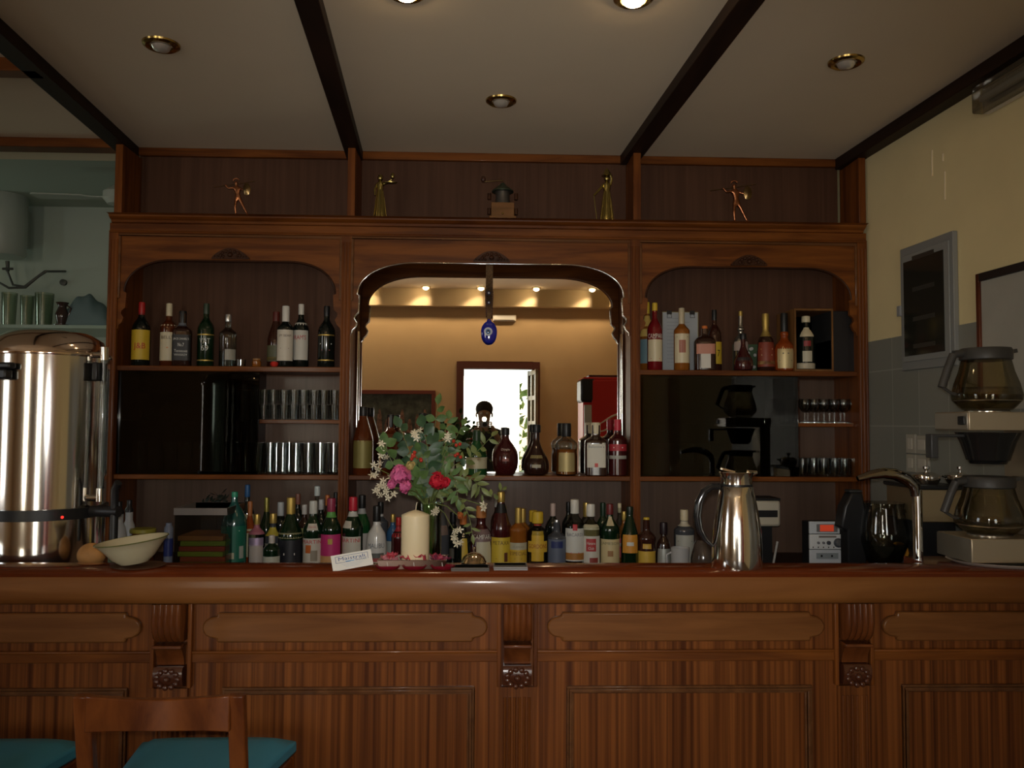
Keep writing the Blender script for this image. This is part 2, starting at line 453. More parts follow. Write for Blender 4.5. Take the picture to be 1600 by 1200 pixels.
# rear room spotlights seen in the mirror
for i, px in enumerate((490, 576, 663, 750, 837, 925)):
    x = ax(px, 7.96+3.8)
    loc = (x, -3.80, HZ)
    t = thing('ceiling_spotlight', 'small lit spotlight in the row reflected at the top of the mirror', 'ceiling light', loc, 0, 'lit spotlights reflected in the mirror')
    MB().lathe([(.045, 0), (.05, -.012), (.06, -.012), (.062, 0)], loc, 20).build('trim_ring', BRASS, t)
    MB().lathe([(.04, 0), (.042, -.03), (.02, -.045), (.0001, -.047)], loc, 16).build('bulb', mat('lit_spot_bulb', (1, .9, .7), .4, emit=(1, .75, .42), es=28), t)
    lamp('rear_spot_beam', 'SPOT', (x, -3.78, HZ-.07), 17, (1, .74, .45), (math.radians(-22), 0, 0), spot_size=math.radians(120), spot_blend=.7, shadow_soft_size=.03)
# emergency light over the door
p = (ax(787, 12.08), YR+.001, 1.5+(662-497)/F*12.08)
t = thing('emergency_light', 'small white emergency light above the door, seen in the mirror', 'emergency light', p)
MB().box(p[0]-.17, p[0]+.17, p[1], p[1]+.05, p[2]-.045, p[2]+.045).build('casing', mat('white_plastic', (.75, .72, .66), .4), t, bevel=.008)
MB().box(p[0]-.15, p[0]+.15, p[1]+.05, p[1]+.062, p[2]-.03, p[2]+.03).build('diffuser', mat('cloudy_diffuser', (.9, .9, .85), .25), t, bevel=.004)
# framed picture on the rear wall
px0, px1 = ax(553, 12.08), ax(680, 12.08); z1, z0 = 1.5+(662-611)/F*12.08, 1.5+(662-690)/F*12.08
t = thing('framed_painting', 'wide framed dark painting of a gathering on rear wall, reflected in the mirror', 'painting', ((px0+px1)/2, YR+.01, (z0+z1)/2))
b = MB(); y0, y1 = YR+.002, YR+.035; ff = .055
b.box(px0, px1, y0, y1, z1-ff, z1).box(px0, px1, y0, y1, z0, z0+ff).box(px0, px0+ff, y0, y1, z0+ff, z1-ff).box(px1-ff, px1, y0, y1, z0+ff, z1-ff)
b.build('frame', mat('red_brown_frame', (.16, .04, .025), .4), t, bevel=.004)
cv = MB().box(px0+ff, px1-ff, y0, y0+.01, z0+ff, z1-ff).build('canvas', mat('dark_canvas', (.055, .06, .045), .5, var=.7, vscale=9), t)
for i in range(9):                                 # pale robed shapes painted on the canvas
    x = px0+.15+i*(px1-px0-.3)/8; h = .20+.07*((i*7) % 3)
    MB().prism([(x-.045, z0+.12), (x+.045, z0+.12), (x+.03, z0+.12+h*.7), (x+.012, z0+.12+h), (x-.012, z0+.12+h), (x-.03, z0+.12+h*.7)], y0+.0101, y0+.012).build(
        'painted_shape', mat('painted_robe', (.17, .09, .06), .6, var=.6, vscale=20), cv, smooth=False)
# red drinks cooler standing in the room behind, reflected at the mirror's right edge
Dm = 9.7; Yc_ = 7.96-Dm
x0, x1 = ax(911, Dm), ax(911, Dm)+.62; ztop = 1.5+(662-588)/F*Dm
t = thing('drinks_cooler', 'red drinks cooler with white ribbon swirls, reflected at the right edge of the mirror', 'cooler', ((x0+x1)/2, Yc_, 0))
RED = mat('cooler_red', (.62, .02, .02), .35); 
MB().box(x0, x1, Yc_-.55, Yc_, .06, ztop).build('body', RED, t, bevel=.02)
MB().box(x0-.03, x0+.14, Yc_-.4, Yc_+.03, ztop-.30, ztop-.02).build('side_vent', BLACKP, t, bevel=.03)
MB().box(x0+.01, x0+.10, Yc_, Yc_+.03, .1, ztop-.33).build('door_edge', mat('silver_plastic', (.6, .6, .58), .3, .5), t, bevel=.008)
b = MB()
for k in range(6):
    zz = 1.10+k*.085
    pts = [(x0+.16+.42*u, Yc_+.032, zz+.10*u+.035*math.sin(u*5+k)) for u in [i/12 for i in range(13)]]
    b.tube(pts, [.004+.010*math.sin(PI*i/12) for i in range(13)], 6)
b.build('ribbon_swirl', mat('cooler_white', (.8, .68, .6), .4), t)
MB().box(x0+.1, x1, Yc_, Yc_+.03, .1, ztop-.04).build('door', RED, t, bevel=.01)
MB().box(x0+.08, x0+.5, Yc_-.4, Yc_-.1, ztop, ztop+.03).build('lid', mat('cooler_dark', (.1, .02, .02), .4), t, bevel=.005)
MB().box(x0+.05, x1-.05, Yc_-.5, Yc_-.05, 0, .06).build('plinth', BLACKP, t)
# ================================================================ back bar cabinet
YC = 3.80; MY = 3.98
cab = thing('back_bar_cabinet', 'large mahogany back bar cabinet with three arched bays, shelves and a middle mirror', 'cabinet', (0, YC, .87))
PX = [(ax(163, YC), ax(178, YC)), (ax(530, YC), ax(545.5, YC)), (ax(984.5, YC), ax(1000, YC)), (ax(1342, YC), ax(1357, YC))]
zdeck = az(341, 3.74); zcb = az(353, 3.76); zfr = az(372, YC); zarch = az(412, YC)
zU, zL, zM, zB = 1.755, 1.26, 1.512, .87
# side panels and dividers, each with its fluted pilaster on the front
for i, (a, c) in enumerate(PX):
    MB().box(a+.004, c-.004, YC+.012, YB-.002, .87, zcb).build('upright_panel', MAHOG_V, cab, bevel=.002)
    p = MB().box(a, c, YC-.008, YC+.012, .87, zfr-.0)
    n = 3; wd = (c-a)
    for k in range(n):
        x = a + wd*(k+.5)/n
        p.tube([(x, YC-.008, .89), (x, YC-.008, zfr-.03)], wd/n*.30, 8)
    p.build('fluted_pilaster', MAHOG_V, cab)
MB().box(PX[0][0]+.01, PX[3][1]-.01, YB-.018, YB-.002, .87, zdeck-.01).build('back_panel', BACKP, cab)
MB().box(PX[0][0]+.012, PX[3][1]-.012, YB-.022, YB-.018, .871, zU-.03).build('lower_back_panel', wood('grey_brown_laminate', (.115, .070, .048), (.155, .096, .068), (36, 10, .8), .42, .1, .3, .7), cab)
# shelves
MB().box(PX[0][1]-.003, PX[1][0]+.003, YC+.014, YB-.0225, zU-.024, zU).build('shelf', MAHOG, cab, bevel=.003)
MB().box(PX[2][1]-.003, PX[3][0]+.003, YC+.014, YB-.0225, zU-.024, zU).build('shelf', MAHOG, cab, bevel=.003)
for i in range(3):
    MB().box(PX[i][1]-.003, PX[i+1][0]+.003, YC+.014, YB-.0225, zL-.022, zL).build('shelf', MAHOG, cab, bevel=.003)
MB().box(ax(405, 3.86), PX[1][0]+.003, 3.86, YB-.0225, zM-.018, zM).build('shelf', MAHOG, cab, bevel=.002)
MB().box(ax(1243, 3.86), PX[3][0]+.003, 3.86, YB-.0225, zM-.018, zM).build('shelf', MAHOG, cab, bevel=.002)
MB().box(PX[2][1]-.003, ax(1020, 3.86), 3.86, YB-.0225, zM-.018, zM).build('shelf', MAHOG, cab, bevel=.002)
# inner uprights carrying the half shelves
for (a, c) in ((ax(392, 3.95), ax(404, 3.95)), (ax(1241, 3.95), ax(1250, 3.95))):
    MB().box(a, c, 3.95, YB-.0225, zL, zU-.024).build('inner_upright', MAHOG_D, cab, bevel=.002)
# smoked sliding glass
SMOKE = glass('smoked_glass', (.27, .28, .25), .20, .012, .3)
MB().box(PX[0][1]+.002, ax(404, 3.83), 3.828, 3.833, zL+.002, zU-.026).build('smoked_sliding_glass', SMOKE, cab)
MB().box(PX[2][1]+.002, ax(1195, 3.83), 3.828, 3.833, zL+.002, zU-.026).build('smoked_sliding_glass', SMOKE, cab)
MB().box(ax(1150, 3.84), ax(1247, 3.84), 3.838, 3.843, zL+.002, zU-.026).build('smoked_sliding_glass', SMOKE, cab)

# arched valances with scrolled brackets
def opening(x0, x1, ztop, zspring, zbr, edge=.008, flat=.52, n=14):
    """edge of the opening from the left foot over the top to the right foot"""
    hw = (x1-x0)/2; cx = (x0+x1)/2; L = []
    L += [(-hw, zbr-.01), (-hw+.006, zbr), (-hw+.008, zbr+.012), (-hw+.022, zbr+.026), (-hw+.030, zbr+.048), (-hw+.018, zbr+.066), (-hw+.020, zbr+.080),
          (-hw+.036, zbr+.094), (-hw+.040, zspring-.006), (-hw+.030, zspring)]
    fx = hw*flat; sx = hw-.030
    for i in range(1, n+1):
        a = PI/2*i/n
        x = -(fx + (sx-fx)*math.cos(a)**.92); z = zspring + (ztop-zspring)*math.sin(a)**.98
        L.append((x, z))
    R_ = [(-x, z) for x, z in reversed(L)]
    return [(cx+x, z) for x, z in L + R_]
OPEN = []
for i in range(3):
    x0, x1 = PX[i][1]-.002, PX[i+1][0]+.002
    zt = zarch if i == 1 else zarch - .002
    zs = az(462, YC); zb = az(522, YC) if i == 1 else az(518, YC)
    op = opening(x0, x1, zt, zs, zb); OPEN.append(op)
    poly = [(x0, zfr)] + op + [(x1, zfr)]
    poly = [(x0, op[0][1])] + op[1:-1] + [(x1, op[-1][1]), (x1, zfr), (x0, zfr)]
    v = MB(); n = len(op)
    # strips between the opening edge and the top rail keep the concave panel clean
    def side(y, flip):
        pass
    v.prism(poly, YC+.002, YC+.022)
    va = v.build('arched_valance', MAHOG, cab, sharp=30)
    # moulded edge following the arch
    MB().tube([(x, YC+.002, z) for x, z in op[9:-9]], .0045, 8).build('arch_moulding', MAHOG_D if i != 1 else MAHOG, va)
    # rectangular moulding round the panel
    m = MB(); q = .012
    for (a, b_, c, d) in ((x0, x1, zfr-.012, zfr), (x0, x0+q, zs-.03, zfr-.012), (x1-q, x1, zs-.03, zfr-.012)):
        m.box(a, b_, YC-.006, YC+.004, c, d)
    m.build('panel_moulding', wood('moulding_light', (.12, .045, .015), (.20, .08, .028), (2, 2, 20), .32, .4), va, bevel=.003)
    # carved crest over the arch
    cx = (x0+x1)/2; cz = zt+.012
    cr = MB(); pts = []
    W = .085
    for k in range(25):
        u = -1+2*k/24; pts.append((cx+u*W, cz + .046*(math.cos(u*PI/2)**.8) if abs(u) < 1 else cz))
    cr.prism([(cx-W, cz-.004)] + [(cx+W, cz-.004)] + list(reversed(pts)), YC-.010, YC+.004)
    for k in range(7):
        a = PI*(k+.5)/7
        cr.ball((cx+.045*math.cos(a), YC-.010, cz+.006+.026*math.sin(a)), .008, 10, 6, sy=.8)
    for k in range(4):
        for sgn in (-1, 1): cr.ball((cx+sgn*(.03+.014*k), YC-.010, cz+.006), .0065-.0008*k, 10, 6)
    cr.ball((cx, YC-.012, cz+.014), .012, 12, 8)
    cr.build('carved_crest', MAHOG_D, va)
# fascia over the valances and the cornice with stepped mouldings
MB().box(PX[0][0], PX[3][1], YC-.004, YC+.02, zfr, zcb).build('fascia_board', MAHOG, cab, bevel=.002)
MB().tube([(PX[0][0], YC-.004, zfr+.006), (PX[3][1], YC-.004, zfr+.006)], .006, 8).build('fascia_bead', MAHOG, cab)
cx0, cx1 = ax(156, 3.73), ax(1362, 3.73)
prof = [(YC, zcb-.004), (YC-.016, zcb), (YC-.020, zcb+.010), (YC-.034, zcb+.014), (YC-.044, zcb+.022), (YC-.046, zcb+.028), (YC-.068, zcb+.032), (YC-.072, zdeck), (YC+.05, zdeck), (YC+.05, zcb-.004)]
MB().prism(prof, cx0, cx1, 'YZ').build('cornice', MAHOG, cab, sharp=25)
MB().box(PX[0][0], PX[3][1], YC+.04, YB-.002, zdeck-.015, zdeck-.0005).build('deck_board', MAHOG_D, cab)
# upper frieze: panel, posts, rail under the ceiling
MB().box(PX[0][1], PX[3][0], 4.0, 4.012, zdeck, CZ-.002).build('frieze_panel', BACKP, cab)
YP = 3.79
for i, (a, c) in enumerate(((168, 180), (537, 549), (990, 1002), (1347, 1358))):
    MB().box(ax(a, YP), ax(c, YP), YP, 4.0, zdeck, CZ-.05 if i in (0, 3) else CZ-.048).build('frieze_post', MAHOG_V, cab, bevel=.002)
zr = az(252, 3.98)
rb = MB().box(PX[0][0]+.03, PX[3][1]-.03, 3.975, 4.0, zr, CZ-.001); rb.build('top_rail', MAHOG, cab, bevel=.003)
# mirror with bevelled glass and its bright metal edge strips
m0, m1 = PX[1][1]+.001, PX[2][0]-.001
MIR = mat('mirror_silver', (.88, .87, .84), 0.0, 1)
mi = MB().box(m0, m1, MY, MY+.004, zL+.001, zfr-.01).build('mirror', MIR, cab)
MB().box(m0, m1, MY+.005, MY+.012, zL, zfr).build('mirror_backing', MAHOG_D, cab)
for x in (m0+.006, m1-.006):
    MB().tube([(x, MY-.002, zL+.002), (x, MY-.002, az(520, MY))], .0075, 16).build('edge_strip', CHROME, mi)
op = [(x, z) for x, z in OPEN[1][1:-1]]
MB().tube([(x, YC+.001, z) for x, z in op], .0042, 10).build('edge_strip', CHROME, mi)

# back counter under the cabinet
bc = thing('back_counter', 'low dark wooden back counter under the cabinet, crowded with bottles', 'counter', (0, 3.5, 0))
MB().box(PX[0][0]-.3, RW(4.1)-.012, 3.44, YB-.002, .83, .87).build('counter_top', MAHOG_D, bc, bevel=.004)
MB().box(PX[0][0]-.28, RW(4.1)-.02, 3.5, YB-.002, 0, .83).build('cupboard_body', MAHOG_D, bc)

# ================================================================ the bar
YF = 2.40; ZT = az(893.5, YF); ZR = az(945, YF); YK = 2.555; YPN = 2.475
barx0, barx1 = -3.2, RW(2.4)-.012
bar = thing('bar_counter', 'long mahogany bar counter with thick rounded front rail, carved corbels and panelled front', 'bar counter', (0, YF, 0))
MB().prism([(YF+.005, ZT-.012), (YF+.001, ZT-.006), (YF+.006, ZT), (YK, ZT), (YK, ZT-.02), (YF+.005, ZT-.02)], barx0, barx1, 'YZ').build('top_board', TOPW, bar, sharp=60)
MB().prism([(YF+.012, ZR), (YF+.004, ZR+.006), (YF, ZR+.02), (YF, ZT-.028), (YF+.006, ZT-.014), (YF+.05, ZT-.014), (YF+.05, ZR)], barx0, barx1, 'YZ').build('front_rail', RAILW, bar, sharp=50)
MB().box(barx0, barx1, YF+.05, YF+.15, ZR+.012, ZT-.02).build('rail_core', MAHOG_D, bar)
MB().box(barx0, barx1, YPN, YPN+.03, 0, ZR+.012).build('front_panel', SAPELE, bar)
b = MB().prism([(YPN, ZR-.008), (YF+.03, ZR-.004), (YF+.02, ZR+.001), (YPN, ZR+.001)], barx0, barx1, 'YZ'); b.build('under_rail_moulding', MAHOG, bar, sharp=30)
# lower work counter hidden behind the raised bar top (carries urn, tap and vase)
WZ = .965
wc = thing('work_counter', 'lower work counter hidden behind the raised bar top, under the urn and tap', 'counter', (0, 2.7, 0))
MB().box(barx0, 1.37, YK+.002, 2.98, WZ-.03, WZ).build('work_top', mat('work_top_laminate', (.16, .08, .05), .4), wc)
MB().box(barx0, 1.37, 2.90, 2.93, 0, WZ-.03).build('work_front', MAHOG_D, wc)
MB().box(1.38, RW(2.69)-.012, YK+.001, 2.69, ZT-.03, ZT).build('end_top', TOPW, bar)
MB().box(barx0, RW(2.55)-.012, YK-.03, YK, 0, ZT-.02).build('inner_panel', MAHOG_D, bar)
XC = ax(811, 2.43); PER = 1.005
def zpx(y, Y=2.46): return az(y, Y)
def corbel(cx):
    wd = .083
    prof = []
    # side outline of the upper scroll (Y, Z) with outward normals taken numerically
    yb = YPN; yf = YF+.012
    up = [(yf, ZR-.002), (yf-.002, zpx(958, 2.42)), (yf-.002, zpx(975, 2.42)), (yf+.004, zpx(988, 2.42)), (yf+.016, zpx(997, 2.43)), (yf+.030, zpx(1002, 2.44))]
    b = MB(); NU = 41; rows = []
    for (y, z) in up:
        for k in range(NU):
            u = k/(NU-1); x = cx - wd/2 + wd*u
            amp = .0045*abs(math.sin(u*PI*5))
            rows.append((x, y - amp + .004, z))
    fs = [(r*NU+k, r*NU+k+1, (r+1)*NU+k+1, (r+1)*NU+k) for r in range(len(up)-1) for k in range(NU-1)]
    b.add(rows, fs)
    for sx in (-1, 1):
        x = cx+sx*wd/2; pts = [(x, y+.004, z) for y, z in up] + [(x, yb, up[-1][1]), (x, yb, up[0][1])]
        b.add(pts, [tuple(range(len(pts)))])
    t = b.build('corbel', CARVE, bar, sharp=60); t.data.name = 'corbel'
    # ledge, hollow neck, carved foot
    c = MB().box(cx-wd/2, cx+wd/2, YF+.022, yb, zpx(1008), zpx(1003))
    c.build('corbel_ledge', CARVE, t, bevel=.002)
    nk = [(yb, zpx(1008)), (YF+.030, zpx(1008))] + [(YF+.034+.026*math.sin(PI*i/8*.5+0.0)*1.0, zpx(1008)-(zpx(1008)-zpx(1037))*i/8) for i in range(9)] + [(yb, zpx(1037))]
    MB().prism(nk, cx-wd/2+.003, cx+wd/2-.003, 'YZ').build('corbel_neck', CARVE, t, sharp=60)
    z0, z1 = zpx(1073), zpx(1038)
    ft = MB().prism([(yb, z1), (YF+.042, z1), (YF+.034, z1-.012), (YF+.034, (z0+z1)/2), (YF+.046, z0+.008), (yb, z0)], cx-wd/2, cx+wd/2, 'YZ')
    for k in range(11):
        a = 2*PI*k/11; zc = (z0+z1)/2
        ft.ball((cx+.030*math.cos(a), YF+.034, zc+.024*math.sin(a)), .0085, 8, 6, sy=.8)
    ft.ball((cx, YF+.032, (z0+z1)/2), .010, 10, 6)
    ft.build('carved_leaf_foot', mat('dark_gloss_wood', (.075, .022, .010), .18, coat=.6), t)
    pl = MB().box(cx-wd/2-.008, cx+wd/2+.008, YPN-.014, YPN, 0, z0-.002)
    for k in range(6): x = cx-wd/2+.006+(wd-.012)*k/5; pl.tube([(x, YPN-.014, .02), (x, YPN-.014, z0-.03)], .0045, 8)
    pl.build('fluted_pilaster', SAPELE, bar)
    for sx in (-1, 1):
        x = cx+sx*(wd/2+.012)
        MB().box(x-.006, x+.006, YPN-.02, YPN, z0, ZR).build('corbel_side_strip', MAHOG_V, bar, bevel=.002)
for k in range(-2, 2): corbel(XC + k*PER)
ZC1, ZC0 = zpx(957), zpx(1003)
for k in range(-3, 2):
    a = XC+k*PER+.088; c = XC+(k+1)*PER-.088
    c = min(c, barx1-.05) if k == 1 else c
    if a < barx0: a = barx0+.05
    h = (ZC1-ZC0)/2; zc = (ZC1+ZC0)/2; pts = []
    for i in range(9):
        an = -PI/2+PI*i/8
        pts.append((c-.035+.035*math.cos(an), zc+(h-.012)*math.sin(an)))
    pts = [(c-.043, ZC0), (c-.043, ZC0+.010)] + pts + [(c-.043, ZC1-.010), (c-.043, ZC1)]
    mir = [(a+c-x, z) for x, z in reversed(pts)]
    MB().prism(pts+mir, YPN-.018, YPN+.002).build('cartouche_panel', CART, bar, bevel=.005, sharp=30)
    aa, cc = XC+k*PER+.055, (XC+(k+1)*PER-.055 if k < 1 else barx1)
    rm = MB().box(aa, cc, YPN-.010, YPN+.002, zpx(1035), zpx(1018))
    rm.tube([(aa, YPN-.010, zpx(1019)), (cc, YPN-.010, zpx(1019))], .005, 8)
    rm.build('belt_moulding', MAHOG, bar, bevel=.002)
    # framed lower panel
    pa, pc, pz1, pz0 = XC+k*PER+.147, XC+(k+1)*PER-.125, zpx(1074), .12
    if k == 1: pc = barx1-.06
    fm = MB()
    for (q0, q1, yy) in ((0, .007, YPN-.010), (.007, .015, YPN-.015), (.015, .021, YPN-.006)):
        fm.box(pa+q0, pc-q0, yy, YPN, pz1-q1, pz1-q0).box(pa+q0, pc-q0, yy, YPN, pz0+q0, pz0+q1)
        fm.box(pa+q0, pa+q1, yy, YPN, pz0+q1, pz1-q1).box(pc-q1, pc-q0, yy, YPN, pz0+q1, pz1-q1)
    fm.build('panel_moulding', wood('panel_mould_wood', (.12, .045, .015), (.2, .08, .028), (14, 4, 14), .32, .35), bar, bevel=.0015)
MB().box(barx0, barx1, YPN-.02, YPN, 0, .09).build('skirting_board', MAHOG_D, bar, bevel=.003)
# bar stools
def stool(dx, label):
    Y0 = 1.95
    xl, xr = ax(130, Y0)+dx, ax(392, Y0)+dx; cx = (xl+xr)/2; ztop = az(1080, Y0)
    t = thing('bar_stool', label, 'bar stool', (cx, Y0+.18, 0))
    hw = (xr-xl)/2
    for s in (-1, 1):
        xo = cx+s*(hw-.019)
        path = [(xo, Y0+.03, 0), (xo, Y0+.05, .35), (xo, Y0+.045, .62), (xo, Y0+.0, ztop-.004)]
        pb = MB(); 
        for (p, q) in zip(path[:-1], path[1:]):
            n0 = len(pb.v)
            for P_ in (p, q):
                for (u, v) in ((-.019, -.014), (.019, -.014), (.019, .014), (-.019, .014)): pb.v.append((P_[0]+u, P_[1]+v, P_[2]))
            pb.f += [(n0, n0+1, n0+5, n0+4), (n0+1, n0+2, n0+6, n0+5), (n0+2, n0+3, n0+7, n0+6), (n0+3, n0, n0+4, n0+7)]
        n0 = len(pb.v); pb.f += [(n0-4, n0-3, n0-2, n0-1), (0, 3, 2, 1)]
        pb.build('back_post', CHAIRW, t, bevel=.004)
        MB().lathe([(.014, 0), (.019, .3), (.021, .585)], (cx+s*(hw+.01), Y0+.385, 0), 12).build('leg', CHAIRW, t)
    # curved top rail
    rl = MB(); N = 12; vs = []
    zt, zb_ = az(1082, Y0), az(1133, Y0)
    for i in range(N+1):
        u = -1+2*i/N; x = cx+u*(hw-.03); y = Y0-.016*(1-u*u)-.004; dz = -.004*(1-u*u)
        sag = .008*(abs(u)**3)
        for (yy, zz) in ((y-.010, zb_-sag), (y-.010, zt+dz), (y+.010, zt+dz), (y+.010, zb_-sag)): vs.append((x, yy, zz))
    fs = [(4*i+j, 4*i+(j+1) % 4, 4*i+4+(j+1) % 4, 4*i+4+j) for i in range(N) for j in range(4)] + [(0, 1, 2, 3), (4*N+3, 4*N+2, 4*N+1, 4*N)]
    rl.add(vs, fs); rl.build('top_rail', CHAIRW, t, bevel=.003)
    # seat frame and cushion (wider towards the bar)
    fr = MB().prism([(cx-hw+.0, Y0+.04), (cx+hw, Y0+.04), (cx+hw+.03, Y0+.40), (cx-hw-.01, Y0+.40)], .545, .585, 'XY')
    fr.build('seat_frame', CHAIRW, t, bevel=.006)
    cu = MB(); N = 10; vs = []; zs = .585; th = .058
    for j in range(N+1):
        v = j/N; yy = Y0+.055+v*.355
        for i in range(N+1):
            u = -1+2*i/N; hh = (hw-.035)*(1-v)+(hw+.02)*v; x = cx+.012*v+u*hh
            e = (1-abs(u)**6)*(1-abs(2*v-1)**6)
            vs.append((x, yy, zs+th*(.55+.45*e**.5)))
    n1 = len(vs)
    for j in range(N+1):
        for i in range(N+1): x, y, z = vs[j*(N+1)+i]; vs.append((x, y, zs))
    fs = []
    for j in range(N):
        for i in range(N):
            q = j*(N+1)+i; fs.append((q, q+1, q+N+2, q+N+1)); fs.append((n1+q, n1+q+N+1, n1+q+N+2, n1+q+1))
    for i in range(N):
        fs.append((i, n1+i, n1+i+1, i+1)); q = N*(N+1)+i; fs.append((q, q+1, n1+q+1, n1+q))
        q = i*(N+1); fs.append((q, q+N+1, n1+q+N+1, n1+q)); q = i*(N+1)+N; fs.append((q, n1+q, n1+q+N+1, q+N+1))
    cu.add(vs, fs); cu.build('seat_cushion', mat('teal_vinyl', (.05, .26, .38), .42, bump=.15, vscale=40), t, bevel=.006, sharp=50)
    for (a, c) in (((cx-hw+.02, Y0+.05, .2), (cx+hw-.02, Y0+.05, .2)), ((cx-hw-.005, Y0+.385, .25), (cx+hw+.005, Y0+.385, .25))):
        MB().tube([a, c], .012, 8).build('stretcher', CHAIRW, t)
stool(0, 'wooden bar stool with teal vinyl seat, its back rail nearest the camera below the urn')
stool(-.578, 'wooden bar stool with teal seat cut by the left edge of the photo')
# ================================================================ bottles
def gm(name, col, rough=.15, trans=0.0):
    return mat('glass_'+name, col, rough, 0, .5, trans=trans, spec=.6)
G = dict(
 black=gm('near_black', (.006, .009, .007)), green=gm('dark_green', (.004, .018, .006)), bgreen=gm('bright_green', (.010, .065, .018)),
 amber=gm('amber', (.13, .028, .006), .12, .3), dark=gm('dark_brown', (.028, .010, .006)), red=gm('red', (.20, .008, .012), .06, .2),
 gold=gm('golden', (.42, .14, .02), .12, .45), orange=gm('glowing_orange', (.34, .06, .008), .12, .3), maroon=gm('maroon', (.05, .007, .007)),
 white=mat('white_opaque_glass', (.62, .62, .60), .18, coat=.4), silver=mat('silver_foil_glass', (.5, .48, .42), .22, .9),
 grey=gm('smoky_grey', (.06, .065, .075)), brown=gm('brown', (.04, .012, .007)),
 clear=glass('clear_bottle_glass', (.80, .84, .82), .45, .03, .35), teal=gm('sea_green', (.010, .08, .07)), blue=gm('blue', (.03, .10, .22)))
def cm(c, rough=.4, metal=0): return mat('paint_%03d_%03d_%03d_%d' % (c[0]*999, c[1]*999, c[2]*999, metal*10), c, rough, metal)
WHITE, BLACK, CREAMC, RED_, GOLD, YEL, SILV = (.62,.60,.54), (.012,.012,.012), (.62,.54,.36), (.45,.02,.02), (.55,.38,.10), (.62,.42,.03), (.6,.6,.6)
PROF = {
 'std':    ([(.90,0),(1,.02),(1,.57),(.94,.63),(.72,.69),(.42,.75),(.34,.79),(.32,.95)], .83, .36, 0),
 'shouldered': ([(.90,0),(1,.02),(1,.60),(.95,.65),(.62,.70),(.38,.74),(.34,.78),(.33,.95)], .80, .38, 0),
 'square': ([(.92,0),(1,.02),(1,.60),(.94,.66),(.60,.71),(.40,.74),(.37,.78),(.36,.95)], .78, .42, 6),
 'martini':([(.92,0),(1,.02),(1,.50),(.97,.57),(.72,.66),(.46,.74),(.38,.80),(.37,.95)], .80, .42, 0),
 'conic':  ([(.92,0),(1,.02),(1,.46),(.95,.54),(.70,.68),(.46,.80),(.36,.86),(.36,.96)], .86, .40, 0),
 'champ':  ([(.92,0),(1,.02),(1,.40),(.94,.50),(.60,.64),(.36,.76),(.32,.82),(.34,.97)], .70, .36, 0),
 'tear':   ([(.62,0),(.92,.04),(1,.12),(1,.20),(.90,.32),(.60,.46),(.34,.60),(.24,.72),(.24,.88)], .84, .34, 0),
 'oval':   ([(.55,0),(.70,.02),(.92,.14),(1,.32),(.92,.50),(.62,.64),(.34,.74),(.27,.82),(.27,.92)], .86, .32, 0),
 'stubby': ([(.92,0),(1,.02),(1,.58),(.97,.66),(.75,.73),(.38,.77),(.30,.80),(.30,.93)], .76, .27, 5),
 'globe':  ([(.70,0),(.92,.03),(1,.16),(1,.34),(.86,.46),(.50,.53),(.36,.58),(.44,.64),(.30,.70),(.27,.90)], .74, .32, 0),
 'bell':   ([(.85,0),(1,.03),(.98,.30),(.90,.44),(.80,.55),(.48,.64),(.34,.70),(.34,.90)], .80, .40, 0),
 'octo':   ([(.80,0),(1,.03),(1,.36),(.94,.46),(1.04,.56),(.90,.64),(.44,.72),(.38,.78),(.36,.95)], .72, .44, 0),
 'soda':   ([(.85,0),(.98,.02),(1,.05),(.97,.30),(1,.55),(.90,.66),(.62,.76),(.30,.85),(.26,.90),(.24,.94)], .92, .26, 0),
 'urnneck':([(.80,0),(1,.03),(1,.46),(.80,.56),(.42,.62),(.36,.66),(.52,.70),(.34,.74),(.30,.92)], .84, .30, 0),
}
def prof_r(P_, t):
    for (r0, z0), (r1, z1) in zip(P_[:-1], P_[1:]):
        if z0 <= t <= z1: return r0 + (r1-r0)*((t-z0)/(z1-z0) if z1 > z0 else 0)
    return P_[-1][0]
def smooth_prof(P_):
    """Catmull-style refinement of the silhouette"""
    out = []; n = len(P_)
    for i in range(n-1):
        p0 = P_[max(i-1, 0)]; p1 = P_[i]; p2 = P_[i+1]; p3 = P_[min(i+2, n-1)]
        m = 3 if (p2[1]-p1[1]) > .03 and i > 1 else 1
        for k in range(m):
            t = k/m
            def c(a, b, c_, d): return .5*((2*b)+(-a+c_)*t+(2*a-5*b+4*c_-d)*t*t+(-a+3*b-3*c_+d)*t*t*t)
            r = c(p0[0], p1[0], p2[0], p3[0]); r = min(max(r, min(p1[0], p2[0])), max(p1[0], p2[0]))
            out.append((r, p1[1]+(p2[1]-p1[1])*t))
    out.append(P_[-1]); return out
def patch(P_, R, H, sq, z0, z1, half, off, rows=6, cols=14, a0=0.0):
    """label wrapped on the bottle's front (-Y)"""
    vs = []; fs = []
    for j in range(rows+1):
        t = z0+(z1-z0)*j/rows; r = prof_r(P_, t)*R+off
        for i in range(cols+1):
            a = -PI/2 + a0 - half + 2*half*i/cols; k = rad_k(a, sq)
            vs.append((r*k*math.cos(a), r*k*math.sin(a), t*H))
    for j in range(rows):
        for i in range(cols):
            q = j*(cols+1)+i; fs.append((q, q+1, q+cols+2, q+cols+1))
    return vs, fs
def wrap_text(s, P_, R, H, sq, zc, hh, half, off, a0=0.0):
    vs, fs = text_mesh(s); out = []
    if s == '-': hh *= .3                              # a line of print too small to read
    for u, v in vs:
        t = zc+v*hh; r = prof_r(P_, min(max(t, 0), .95))*R+off; a = -PI/2+a0+u*2*half; k = rad_k(a, sq)
        out.append((r*k*math.cos(a), r*k*math.sin(a), t*H))
    return out, fs
